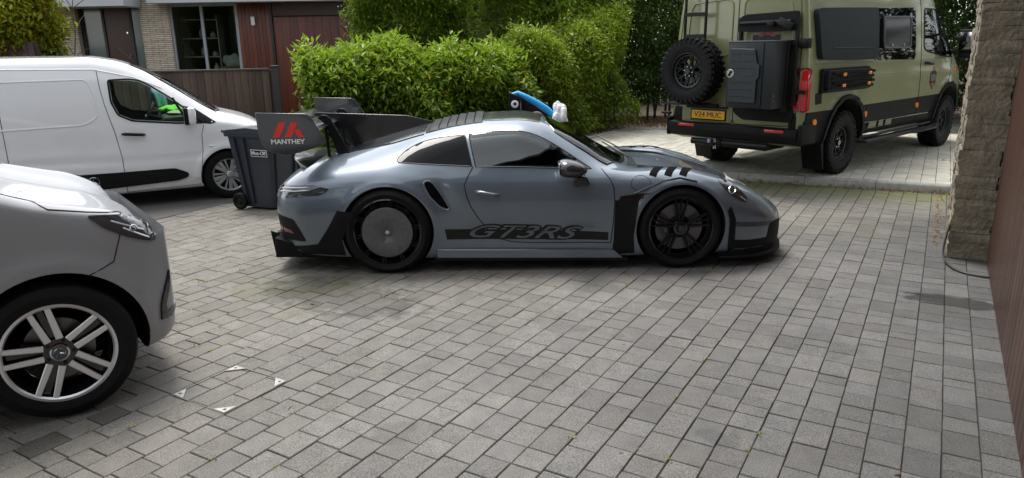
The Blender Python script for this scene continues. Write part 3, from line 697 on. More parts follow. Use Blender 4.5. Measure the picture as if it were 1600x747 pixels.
# entrance
ent = hb('door_frame', -10.38, -10.30, HY+.15, HY+.3, 0, 2.95, M_DKF); hb('door_frame', -9.86, -9.80, HY+.16, HY+.29, 0, 2.95, M_DKF); hb('door_frame', -8.90, -8.84, HY+.15, HY+.3, 0, 2.95, M_DKF); hb('door_frame', -9.20, -9.14, HY+.16, HY+.29, 0, 2.95, M_DKF); hb('lintel', -10.38, -8.84, HY+.14, HY+.31, 2.95, 3.2, M_DKF)
hb('side_light', -10.30, -9.86, HY+.2, HY+.22, .1, 2.95, GL_FROST); hb('side_light', -9.14, -8.90, HY+.2, HY+.22, .1, 2.95, GL_FROST)
dr = hb('front_door', -9.80, -9.20, HY+.19, HY+.25, .1, 2.95, mat('door_brown', (.05, .017, .011), .35))
for z in (1.2, 1.75, 2.3):
    mb = MB(); mb.cyl((-9.27+8, .19, z), (-9.27+8, .15, z), .022, 12); mb.build('door_knob', CHROME, dr)
# big window
for x in (-8.11, -7.37, -6.54): hb('window_frame', x-.035, x+.035, HY+.02, HY+.12, .1, 2.93, M_FRAME)
hb('window_frame', -8.13, -6.5, HY+.03, HY+.11, 2.88, 2.94, M_FRAME)
hb('window_pane', -8.075, -7.405, HY+.06, HY+.07, .1, 2.9, GL_HOUSE); hb('window_pane', -7.335, -6.575, HY+.06, HY+.07, .1, 2.9, GL_HOUSE)
boards('timber_panel', -6.50+8, -5.74+8, 0, 2.93, 0, .1, M_RED, house, .03, .006)
hb('back_panel', -6.5, -3.2, HY+.05, HY+.1, 0, 2.93, M_DKF)
boards('garage_door', -5.66+8, -3.3+8, 0, 2.6, .01, .2, M_RED, house, .03, .003, seed=3); hb('door_header', -5.66, -3.3, HY+.0, HY+.05, 2.63, 2.93, mat('door_brown', (.05, .017, .011), .35))
hb('door_post', -5.74, -5.67, HY-.02, HY+.05, 0, 2.93, M_DKF)
ic = tag(hb('entry_intercom', -6.17, -6.08, -.06+HY, HY-.005, 2.42, 2.62, WHITEP), 'small white intercom on the red timber panel of the far house', 'intercom'); ic.parent = None; ic.location = (-8, HY, 0)  # white intercom box on the timber panel, not a lamp
# furniture seen through the window
sh = empty('shelf_unit', (-7.75, HY+.9, .1), 0, 'pale open shelf unit behind the left window pane of the far house', 'shelves')
WS = mat('shelf_white', (.5, .48, .44), .6)
for z in (.7, 1.15, 1.6, 2.05, 2.5):
    mb = MB(); mb.box((0, 0, z), (.9, .35, .03)); mb.build('shelf', WS, sh, bevel=.003)
for x in (-.45, .45):
    mb = MB(); mb.box((x, 0, 1.3), (.03, .36, 2.6)); mb.build('side_panel', WS, sh, bevel=.003)
k = 0
for z in (1.165, 1.615, 2.065):
    for x in (-.3, 0, .28):
        k += 1; mb = MB(); hgt = [.22, .14, .28, .17, .25, .12, .2, .24, .15][k-1]
        mb.lathe([(.05, 0), (.075, hgt*.3), (.06, hgt*.7), (.025, hgt*.85), (.035, hgt), (.0, hgt)], 14, 'z'); o = mb.build('vase', mat('vase_%d' % (k % 3), [(.6, .55, .45), (.15, .1, .08), (.4, .45, .45)][k % 3], .4), None)
        o.location = (-7.75+x, HY+.85, .1+z); tag(o, '%s ornament at the %s of the %s shelf behind the far house window' % (['dark', 'grey', 'pale'][k % 3-1], ['left', 'middle', 'right'][(k-1) % 3], ['lowest', 'middle', 'upper'][(k-1)//3]), 'ornament', 'ornaments on the window shelves')
st = empty('stool', (-6.95, HY+.6, .1), 0, 'wooden stool with a white cloth behind the right pane of the far house', 'stool')
mb = MB(); mb.box((0, 0, 1.35), (.42, .36, .04)); mb.build('seat', mat('stool_wood', (.45, .3, .16), .5), st, bevel=.01)
for x in (-.17, .17):
    for y in (-.14, .14):
        mb = MB(); mb.beam((x, y, 1.33), (x*1.2, y*1.2, 0), .035, .035); mb.build('leg', MT['stool_wood'], st)
mb = MB(); bmesh.ops.create_icosphere(mb.bm, subdivisions=3, radius=.2)
for v in mb.bm.verts: v.co = Vector((v.co.x*1.25, v.co.y, v.co.z*.7+1.49+.03*math.sin(v.co.x*30)+.03*math.cos(v.co.y*25)))
o = mb.build('white_cloth', mat('cloth_white', (.75, .74, .7), .9), None, 80); o.location = st.location; tag(o, 'crumpled white cloth lying on the stool in the window of the far house', 'cloth')
# ================================================================ fences
def fence(name, p0, p1, h, bw, m, label, posts, seed, railc=None, cap=True):
    p0, p1 = Vector((*p0, 0)), Vector((*p1, 0)); L = (p1-p0).length; a = math.atan2(p1.y-p0.y, p1.x-p0.x); r = empty(name, p0, a, label, 'fence')
    boards('board_panel', 0, L, .03, h, 0, bw, m, r, .022, .005, jit=.004, seed=seed)
    mb = MB()
    for z in (.3, h*.55, h-.18): mb.box((L/2, .045, z), (L, .04, .07))
    mb.build('rail', m, r)
    if cap:
        mb = MB(); mb.box((L/2, .012, h+.015), (L, .07, .028)); mb.build('capping', mat('fence_cap', (.06, .05, .05), .6), r, bevel=.003)
    for k in range(posts+1):
        mb = MB(); mb.box((L*k/posts, .08, h/2), (.09, .09, h)); mb.build('post', m, r, bevel=.004)
    return r
fence('fence', (-10.5, 10.95), (-4.12, 12.6), 1.52, .115, M_FENCE, 'long brown board fence behind the white van, in front of the far house', 4, 2)
fence('fence', (-14.2, 12.1), (-8.45, 13.2), 2.05, .105, M_FENCE2, 'taller reddish-brown board fence at the far left below the yellow shrub', 3, 5, cap=False)
gp = empty('gate_post', (-4.03, 12.66, 0), R(14), 'dark steel post at the end of the brown fence beside the hedge', 'post')
mb = MB(); mb.box((0, 0, .78), (.12, .12, 1.56)); mb.build('post', M_DKF, gp, bevel=.004); mb = MB(); mb.box((0, 0, 1.575), (.14, .14, .03)); mb.build('cap', M_DKF, gp, bevel=.004)
# slim bollard light beside the hedge
bl = empty('bollard_light', (-3.35, 10.75, 0), 0, 'slim bollard light with a white head between the bin and the hedge', 'bollard light')
mb = MB(); mb.cyl((0, 0, 0), (0, 0, .8), .035, 16); mb.build('post', mat('post_grey', (.35, .34, .3), .6), bl)
mb = MB(); mb.cyl((0, 0, .8), (0, 0, .9), .045, 16); mb.build('lamp_head', DSTEEL, bl); mb = MB(); mb.cyl((0, 0, .9), (0, 0, .93), .05, 16); mb.build('cap', M_DKF, bl)
gp = empty('fence_post', (-2.62, 9.2, 0), R(10), 'short pale concrete post standing right behind the bin', 'post')
mb = MB(); mb.box((0, 0, .46), (.13, .10, .92)); mb.build('shaft', M_KERB, gp, bevel=.01); mb = MB(); mb.box((-.125, 0, .46), (.06, .05, .92)); mb.build('gate_strip', M_DKF, gp, bevel=.004)
# ================================================================ near garage: timber door wall and stone pillar
gar = empty('garage', (0, 0, 0), 0, 'brown timber garage front running along the right edge of the driveway', 'garage')
# local frame: x along U, y = +V outward(right)
GM = Matrix((( U.x, V.x, 0, 0), (U.y, V.y, 0, 0), (0, 0, 1, 0), (0, 0, 0, 1)))
M_GAR = wood_mat('garage_timber', (.048, .019, .011), (.086, .038, .023), (9, 9, .35), .42)
o = boards('door_panel', -4.5, 7.02, .012, 3.6, .50, .145, M_GAR, gar, .03, .006, M=GM, seed=9)
mb = MB(); mb.box((1.2, .62, 1.8), (11.6, .12, 3.6)); mb.build('backing', M_DKF, gar, M=GM)
mb = MB(); mb.box((7.05, .60, 1.8), (.05, .2, 3.6)); mb.build('door_jamb', mat('jamb', (.045, .03, .025), .5), gar, M=GM, bevel=.003)
mb = MB(); mb.box((1.2, 3.3, 3.75), (12.2, 6.0, .25)); mb.build('roof', mat('roof_membrane', (.12, .12, .12), .9), gar, M=GM)
mb = MB(); mb.box((1.2, 6.2, 1.8), (11.6, .2, 3.6)); mb.build('wall', M_RAG, gar, M=GM)
# pillar of rough coursed stone: every stone modelled in one mesh
M_STONE = mat('rubble_stone', (.20, .168, .12), .92, var=(7, .38), bump=(28, .9, .02))
n_ = M_STONE.node_tree
pil = empty('stone_pillar', uv(7.13, .20), UA, 'rough coursed stone pillar at the end of the brown garage front', 'pillar')
rr = random.Random(12); mb = MB(); z = .0
tb = bmesh.new(); bmesh.ops.create_cube(tb, size=1); bmesh.ops.subdivide_edges(tb, edges=tb.edges[:], cuts=3, use_grid_fill=True)
tb.verts.index_update(); ST_V = [v.co.copy() for v in tb.verts]; ST_F = [tuple(v.index for v in f.verts) for f in tb.faces]; tb.free()
def stone(cx, cy, cz, dx, dy, dz):
    ox, oy = rr.random()*9, rr.random()*9; vs = []
    for c in ST_V:
        sph = c.normalized()*.62; c = c.lerp(sph, .11)
        nz_ = math.sin(c.x*5+ox)*math.cos(c.z*6+oy)+math.sin(c.y*9+oy*2)*.6
        c = c*(1+.035*nz_)+Vector((rr.uniform(-.012, .012), rr.uniform(-.012, .012), rr.uniform(-.025, .025)))
        vs.append((cx+c.x*dx*1.03, cy+c.y*dy*1.03, cz+c.z*dz*1.04))
    mb.faces(vs, ST_F)
while z < 4.0:
    h = rr.choice([.07, .09, .11, .13]); x = 0
    while x < 1.15:
        L = rr.uniform(.16, .34); stone(x+L/2, -.15+rr.uniform(-.012, .012), z+h/2, L-.004, .30, h-.004); x += L
    y = -.30
    while y > -.62:
        L = rr.uniform(.13, .27); stone(.14+rr.uniform(-.012, .012), y-L/2, z+h/2, .28, L-.004, h-.004); y -= L
    z += h
mb.build('stone_courses', M_STONE, pil, 60)
mb = MB(); mb.box((.61, -.34, 2.0), (1.13, .60, 4.0)); mb.build('mortar_core', mat('mortar', (.075, .065, .05), .95, var=(8, .3)), pil)
# ================================================================ what stands behind the viewer (seen in glass and paint)
M_REND = mat('render_mid', (.26, .26, .255), .9, var=(3, .15))
mb = MB(); mb.box((1.2, 3.35, 5.25), (11.6, 5.9, 2.7)); mb.prism([(.4, 6.6), (6.3, 6.6), (3.35, 9.6)], -4.6, 7.0, 'x'); mb.build('upper_wall', M_REND, gar, M=GM)
mb = MB()
for y0, y1 in ((-.45, 3.35), (7.15, 3.35)): mb.prism([(y0, 6.25), (y0, 6.42), (y1, 9.98), (y1, 9.78)], -5.1, 7.5, 'x')
mb.build('gable_roof', mat('slate', (.03, .03, .034), .7), gar, M=GM)
for x_ in (-2.2, 1.4, 4.8):
    mb = MB(); mb.box((x_, .39, 5.3), (1.3, .06, 1.2)); w_o = mb.build('upper_window', GL_DARK, gar, M=GM); mb = MB(); mb.box((x_, .35, 4.67), (1.45, .14, .06)); mb.build('sill', M_KERB, w_o, M=GM)
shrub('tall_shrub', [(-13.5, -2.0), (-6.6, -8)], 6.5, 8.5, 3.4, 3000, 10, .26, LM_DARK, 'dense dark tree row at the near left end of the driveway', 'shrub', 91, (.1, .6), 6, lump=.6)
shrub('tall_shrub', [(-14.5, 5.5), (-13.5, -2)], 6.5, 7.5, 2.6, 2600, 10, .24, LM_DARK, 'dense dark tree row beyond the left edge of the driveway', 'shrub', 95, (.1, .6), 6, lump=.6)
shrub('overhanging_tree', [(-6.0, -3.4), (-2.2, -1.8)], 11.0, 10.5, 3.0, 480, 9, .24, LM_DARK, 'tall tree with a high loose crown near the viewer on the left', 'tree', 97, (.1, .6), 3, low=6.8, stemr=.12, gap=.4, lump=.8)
shrub('tall_shrub', [(10.4, 6.6), (12.2, 9.8), (14.2, 15.0)], 6.5, 6.5, 2.4, 4200, 11, .17, LM_DARK, 'unseen dark hedge added right of the upper terrace to darken the camper van reflections', 'shrub', 99, (.1, .6), 8, lump=.4)  # out of view, added to darken what the camper van's side reflects
# distant woodland that closes the view behind the shrubs
wd = []
rg = np.random.default_rng(77); n = 9000; t = rg.random(n); x = -9+t*32; y = 24-.12*(x-2)+rg.normal(0, .5, n); z = rg.random(n)*9
pw_ = np.stack([x, y, z], 1); lf = nz3(pw_, .8, 9); pw_[:, 1] += lf*.8
tag(foliage('woodland', pw_, np.tile([0, -1., .2], (n, 1)), .28+lf*.15, 9, .26, LM_DARK, None, 78, spread=.35), 'dark mass of trees far behind the driveway shrubs', 'woodland', kind='stuff')
# ================================================================ wheels.  local frame: axle along y, outer face towards -y (near side)
def tyre_road(ro, ri, wd, parent, name='tyre', groove=True, m=None):
    mb = MB(); h = wd/2; p = [(ri, -h*.80), (ri+.008, -h*.93), (ri+.02, -h*.97), (ri+(ro-ri)*.5, -h*1.04), (ro-.03, -h*.97), (ro-.012, -h*.88), (ro-.002, -h*.72)]
    for g in (-.42, -.05, .05, .42):
        if groove: p += [(ro, h*g-.012), (ro-.008, h*g-.006), (ro-.008, h*g+.004), (ro, h*g+.010)]
    p += [(ro-.002, h*.72), (ro-.012, h*.88), (ro-.03, h*.97), (ri+(ro-ri)*.5, h*1.04), (ri+.02, h*.97), (ri, h*.80)]
    mb.lathe(p, 72, closed=True)
    return mb.build(name, m or RUBBER, parent, 30)
def barrel(r, wd, mt, parent, lip=None, name='rim', depth=.0):
    """rim barrel with outer flange at y=-wd/2"""
    mb = MB(); h = wd/2
    p = [(r+.012, -h*.82), (r+.010, -h*.93), (r-.002, -h*.95), (r-.012, -h*.80), (r-.03, -h*.55), (r-.045, h*.2), (r-.03, h*.8), (r+.012, h*.82), (r-.015, h*.7), (r-.03, h*.1), (r-.018, -h*.5)]
    mb.lathe(p, 72, closed=True)
    if lip:
        mb.mi = 1; mb.lathe([(r+.013, -h*.85), (r+.012, -h*.945), (r-.002, -h*.965), (r-.010, -h*.88)], 72, closed=True)
    return mb.build(name, [mt, lip] if lip else mt, parent, 30)
def wheel_empty(vehicle, x, y, z, side, name='wheel', spin=0):
    w_ = bpy.data.objects.new(name, None); C.objects.link(w_); w_.parent = vehicle; w_.location = (x, y, z)
    w_.rotation_euler = (0, spin, 0) if side < 0 else (0, spin, math.pi)
    return w_
def brake(parent, r, y, calm, holes=True):
    mb = MB(); mb.lathe([(.07, y-.01), (r, y-.01), (r, y+.015), (.07, y+.015)], 48, closed=True); o = mb.build('brake_disc', DSTEEL, parent)
    mb = MB()
    for k in range(7):
        a = R(150+k*10); mb.box((math.cos(a)*(r-.03), y-.012, math.sin(a)*(r-.03)), (.075, .075, .05), Matrix.Rotation(-a, 3, 'Y'), .008)
    mb.build('brake_caliper', calm, parent)
def spoke(mb, a0, r0, a1, r1, w0, w1, y0, y1, th=.02):
    """tapered spoke from (a0,r0) to (a1,r1), face depth y0->y1"""
    p0 = Vector((math.cos(a0)*r0, y0, math.sin(a0)*r0)); p1 = Vector((math.cos(a1)*r1, y1, math.sin(a1)*r1)); d = (p1-p0).normalized()
    s = d.cross(Vector((0, 1, 0))).normalized(); t = Vector((0, th, 0)); c = .25
    vs = []
    for p, w_ in ((p0, w0), (p1, w1)):
        vs += [p-s*w_/2+t*c, p-s*w_*.38, p+s*w_*.38, p+s*w_/2+t*c, p+s*w_/2+t, p-s*w_/2+t]
    mb.faces(vs, [(0, 1, 7, 6), (1, 2, 8, 7), (2, 3, 9, 8), (3, 4, 10, 9), (4, 5, 11, 10), (5, 0, 6, 11), (0, 5, 4, 3, 2, 1), (6, 7, 8, 9, 10, 11)])
def star(mb, r, y, th, ring=True, M=None):
    """three pointed star in a ring, facing -y"""
    n0 = len(mb.bm.verts)
    for k in range(3):
        a = R(90+120*k); c = (0, y-th, 0); tip = (math.cos(a)*r*.92, y-th*.4, math.sin(a)*r*.92)
        l = (math.cos(a+R(60))*r*.16, y-th*.2, math.sin(a+R(60))*r*.16); q = (math.cos(a-R(60))*r*.16, y-th*.2, math.sin(a-R(60))*r*.16)
        lb, qb, tb, cb = [(v[0], y+th*.4, v[2]) for v in (l, q, tip, c)]
        mb.faces([c, l, tip, q, cb, lb, tb, qb], [(0, 1, 2), (0, 2, 3), (1, 5, 6, 2), (2, 6, 7, 3), (5, 4, 7, 6), (0, 3, 7, 4), (1, 0, 4, 5)])
    if ring: mb.lathe([(r, y+th*.4), (r*.985, y-th*.6), (r*.92, y-th*.8), (r*.87, y-th*.3), (r*.87, y+th*.4)], 32, closed=True)
# ================================================================ sports car
sc_x, sc_y = -1.04, 6.73
SC = empty('sports_car', (sc_x, sc_y, 0), 0, 'low slate-grey racing coupe with huge black rear wing parked across the driveway', 'sports car')
T = [(-1.00, [(0,.30),(.42,.30),(.54,.32),(.58,.42),(.60,.52),(.58,.60),(.54,.64),(.42,.665),(.22,.675),(0,.68)]),
(-.97, [(0,.26),(.52,.26),(.64,.28),(.68,.40),(.71,.52),(.69,.62),(.64,.675),(.48,.715),(.25,.73),(0,.735)]),
(-.86, [(0,.18),(.6,.18),(.76,.20),(.80,.36),(.83,.54),(.81,.67),(.745,.745),(.55,.80),(.28,.825),(0,.83)]),
(-.68, [(0,.14),(.62,.14),(.85,.16),(.885,.35),(.91,.56),(.885,.71),(.80,.81),(.58,.875),(.3,.90),(0,.905)]),
(-.4, [(0,.13),(.62,.13),(.90,.15),(.925,.35),(.945,.58),(.92,.74),(.83,.85),(.60,.93),(.34,.965),(0,.975)]),
(0, [(0,.12),(.6,.12),(.915,.14),(.935,.33),(.952,.60),(.925,.77),(.83,.885),(.64,.985),(.38,1.06),(0,1.09)]),
(.3, [(0,.11),(.6,.11),(.87,.12),(.90,.30),(.925,.58),(.90,.755),(.815,.88),(.635,1.05),(.41,1.135),(0,1.17)]),
(.6, [(0,.10),(.6,.10),(.855,.115),(.875,.28),(.89,.55),(.875,.735),(.81,.872),(.625,1.105),(.42,1.195),(0,1.235)]),
(.85, [(0,.10),(.6,.10),(.85,.11),(.865,.27),(.88,.54),(.865,.725),(.805,.868),(.61,1.135),(.42,1.22),(0,1.263)]),
(1.1, [(0,.10),(.6,.10),(.85,.11),(.865,.27),(.875,.54),(.86,.72),(.80,.863),(.605,1.145),(.42,1.225),(0,1.27)]),
(1.3, [(0,.10),(.6,.10),(.85,.11),(.865,.27),(.875,.54),(.86,.72),(.80,.858),(.615,1.11),(.43,1.20),(0,1.243)]),
(1.5, [(0,.10),(.6,.10),(.85,.11),(.865,.27),(.88,.54),(.865,.72),(.795,.85),(.645,1.02),(.45,1.115),(0,1.16)]),
(1.7, [(0,.10),(.6,.10),(.85,.11),(.87,.28),(.885,.55),(.87,.72),(.79,.84),(.685,.915),(.50,1.005),(0,1.05)]),
(1.88, [(0,.10),(.6,.10),(.86,.11),(.88,.28),(.895,.56),(.88,.72),(.80,.825),(.70,.845),(.50,.90),(0,.95)]),
(2.1, [(0,.11),(.6,.11),(.88,.12),(.905,.30),(.915,.56),(.895,.73),(.80,.815),(.66,.825),(.45,.82),(0,.84)]),
(2.45, [(0,.11),(.6,.11),(.88,.13),(.91,.30),(.928,.56),(.90,.73),(.80,.815),(.66,.83),(.45,.79),(0,.79)]),
(2.75, [(0,.11),(.6,.11),(.87,.13),(.90,.28),(.915,.52),(.885,.67),(.79,.755),(.65,.77),(.43,.73),(0,.73)]),
(2.985, [(0,.12),(.6,.12),(.84,.14),(.86,.27),(.87,.47),(.84,.58),(.76,.665),(.63,.685),(.42,.66),(0,.655)]),
(3.165, [(0,.12),(.58,.12),(.77,.14),(.79,.26),(.80,.42),(.77,.50),(.70,.57),(.58,.595),(.40,.585),(0,.585)]),
(3.33, [(0,.13),(.5,.13),(.64,.15),(.66,.25),(.665,.36),(.64,.42),(.58,.47),(.48,.495),(.3,.50),(0,.505)]),
(3.43, [(0,.15),(.40,.15),(.50,.17),(.51,.25),(.51,.33),(.49,.37),(.45,.40),(.36,.42),(.2,.43),(0,.43)]),
(3.48, [(0,.18),(.26,.18),(.33,.20),(.34,.25),(.34,.30),(.33,.32),(.3,.34),(.24,.35),(.12,.36),(0,.36)])]
FWX, FWZ, RWZ = 2.46, .35, .365
def bump_sc(x, y, z):
    if y > .55 and z < .85:
        for cx, cz, r, amp in ((FWX, FWZ, .395, .014), (0, RWZ, .405, .012)):
            d = math.hypot(x-cx, z-cz)
            if z > cz-.1: y += amp*math.exp(-((d-r)/.028)**2)*min(1, max(0, (z-cz+.1)/.2))
        # scalloped intake behind the door and tucked lower door
        if .25 < x < .75 and .40 < z < .85:
            lx = (x-.45-(.66-z)*.35)/.10; lz = (z-.66)/.15; y -= .022*math.exp(-(lx*lx+lz*lz))
        if .5 < x < 1.9 and z < .5: y -= .016*math.exp(-((z-.33)/.09)**2)*min(1, (x-.5)/.25, (1.9-x)/.2)
    return y, z
bm = loft(T, .022, 7, bump_sc)
sc_bvh = BVHTree.FromBMesh(bm)
me = bpy.data.meshes.new('body'); bm.to_mesh(me); bm.free()
for q in (G_BLUE, LINER, INTER, BLACKM): me.materials.append(q)
body = link(bpy.data.objects.new('body', me), SC)
# wheel arches
c_ = MB(); c_.mi = 1
for cx, cz, r in ((FWX, FWZ, .375), (0, RWZ, .385)):
    for s in (-1, 1):
        c_.lathe([(0, s*.56), (r, s*.56), (r, s*1.2), (0, s*1.2)], 64, 'y', (cx, 0, cz))
boolean(body, c_)
# cabin space and window openings
cab = [(.12, [(0,.50),(.70,.50),(.72,.80),(.62,.90),(.45,.97),(0,1.03)]), (.35, [(0,.50),(.72,.50),(.745,.84),(.56,1.03),(.38,1.10),(0,1.14)]), (.7, [(0,.45),(.74,.45),(.76,.85),(.56,1.11),(.38,1.18),(0,1.22)]),
       (1.2, [(0,.45),(.74,.45),(.755,.84),(.555,1.10),(.38,1.18),(0,1.225)]), (1.5, [(0,.45),(.74,.45),(.75,.83),(.59,.98),(.42,1.07),(0,1.12)]), (1.85, [(0,.45),(.74,.45),(.745,.80),(.64,.82),(.46,.87),(0,.92)])]
cb = loft(cab, 1, 1, None, True); c_ = MB(); c_.bm.free(); c_.bm = cb
for f in cb.faces: f.material_index = 2
boolean(body, c_)
def curve2(P, n=5):
    P = [Vector(p) for p in P]; o = []
    for i in range(len(P)-1):
        a, b, c, d = P[max(i-1, 0)], P[i], P[i+1], P[min(i+2, len(P)-1)]
        for k in range(n): t = k/n; q = .5*((2*b)+(c-a)*t+(2*a-5*b+4*c-d)*t*t+(3*b-a-3*c+d)*t**3); o.append((q.x, q.y))
    return o+[tuple(P[-1])]
DW = curve2([(.685,1.13),(.82,1.145),(.97,1.153),(1.11,1.151),(1.22,1.130),(1.33,1.085),(1.47,1.005),(1.61,.915),(1.715,.85)], 4)+[(1.16,.872),(.745,.885)]
QW = curve2([(.10,.925),(.085,.947),(.16,1.012),(.30,1.075),(.48,1.110),(.655,1.128)], 4)+[(.715,.887),(.40,.905)]
WS_ = [(2.10,0),(2.07,.25),(2.00,.48),(1.86,.665),(1.62,.60),(1.43,.525),(1.36,.36),(1.33,0)]
WS_ = WS_+[(a, -b) for a, b in WS_[-2:0:-1]]
def inset(o, d):
    cx = sum(p[0] for p in o)/len(o); cz = sum(p[1] for p in o)/len(o); r = []
    for i, p in enumerate(o):
        a, b = Vector(o[i-1]), Vector(o[(i+1) % len(o)]); t = (b-a).normalized(); n = Vector((-t.y, t.x)); 
        if n.dot(Vector((cx, cz))-Vector(p)) < 0: n = -n
        q = Vector(p)+n*d; r.append((q.x, q.y))
    return r
c_ = MB(); c_.mi = 3
DC = [(.705,1.108),(.82,1.123),(.97,1.131),(1.10,1.129),(1.21,1.109),(1.32,1.064),(1.46,.985),(1.60,.897),(1.64,.868),(1.16,.890),(.765,.903)]
c_.prism(DC, -1.3, -.3); c_.prism(DC, .3, 1.3)
boolean(body, c_)
QC = [(.135,.932),(.19,1.01),(.31,1.06),(.48,1.093),(.638,1.107),(.69,.905),(.40,.922)]
c_ = MB(); c_.mi = 3; c_.prism(QC, -1.3, -.3); c_.prism(QC, .3, 1.3); boolean(body, c_)
c_ = MB(); c_.mi = 3; c_.prism(inset(WS_, .02), .84, 1.6, 'z'); boolean(body, c_)
smooth(body.data, 38)
for s, ax in ((-1, '-y'), (1, '+y')):
    panel('window_trim', sc_bvh, DW, ax, BLACKG, SC, .002, .004, .05) if 0 else None
    o = panel('side_window', sc_bvh, DW, ax, GL_SIDE, SC, .002, .004); o = panel('quarter_window', sc_bvh, QW, ax, GL_DARK, SC, .002, .004)
    for q in (DW, QW): seam('window_seal', sc_bvh, q, ax, BLACKS, SC, .0055, .03, True)
panel('windscreen', sc_bvh, WS_, 'z', GL_CLEAR, SC, .002, .004); seam('windscreen_seal', sc_bvh, WS_, 'z', BLACKG, SC, .008, .04, True)
# cockpit
mb = MB(); mb.box((1.78, 0, .74), (.42, 1.36, .2), None, .05); mb.build('dashboard', INTER, SC)
for s in (-1, 1):
    so = bpy.data.objects.new('bucket_seat', None); C.objects.link(so); so.parent = SC; so.location = (.95, s*.36, .28)
    mb = MB(); mb.box((.1, 0, .1), (.5, .46, .14), None, .04); mb.build('cushion', SEAT, so)
    mb = MB(); mb.box((-.22, 0, .42), (.12, .46, .6), Matrix.Rotation(R(-18), 3, 'Y'), .05); mb.box((-.33, 0, .74), (.09, .24, .2), Matrix.Rotation(R(-18), 3, 'Y'), .03); mb.build('backrest', SEAT, so)
mb = MB(); Mx = Matrix.Translation((1.5, .36, .76)) @ Matrix.Rotation(R(-68), 4, 'Y')
pts = [Mx @ Vector((.17*math.cos(k*math.pi/12), .17*math.sin(k*math.pi/12), 0)) for k in range(25)]; mb.tube(pts, .016, 8); mb.beam(Mx @ Vector((-.16, 0, 0)), Mx @ Vector((.16, 0, 0)), .03, .02); mb.beam(Mx @ Vector((0, 0, 0)), (1.72, .36, .70), .05, .05); mb.build('steering_wheel', INTER, SC)
mb = MB(); mb.tube([(.38, -.6, .55), (.38, -.5, 1.02), (.38, -.3, 1.08), (.38, .3, 1.08), (.38, .5, 1.02), (.38, .6, .55)], .022, 8); mb.tube([(.38, -.5, .6), (.38, .5, 1.0)], .018, 8); mb.build('roll_cage', BLACKS, SC)
# seams
for s, ax in ((-1, '-y'), (1, '+y')):
    seam('door_seam', sc_bvh, [(.725,.885),(.675,.80),(.65,.74),(.665,.66),(.70,.56),(.76,.46),(.85,.34),(.93,.275),(1.05,.245),(1.25,.235),(1.6,.232),(1.875,.23)], ax, BLACKS, SC, .0042)
    seam('door_seam', sc_bvh, [(1.80,.845),(1.865,.77),(1.893,.70),(1.90,.60),(1.895,.42),(1.875,.23)], ax, BLACKS, SC, .0042)
    panel('side_stripe', sc_bvh, [(.475,.372),(1.855,.322),(1.855,.252),(.49,.28)], ax, BLACKV, SC, .0022, .004)
    # door handle
    mb = MB(); mb.tube([(.745, s*.868, .688), (.78, s*.905, .684), (.90, s*.905, .662), (.945, s*.868, .655)], [.012, .016, .016, .010], 8); o = mb.build('door_handle', G_BLUE, SC)
    panel('handle_cup', sc_bvh, roundp([(.75,.715),(.94,.685),(.94,.64),(.75,.665)], .02), ax, mat('handle_cup', (.12, .145, .175), .4, .3, .5), SC, .0012, .003)
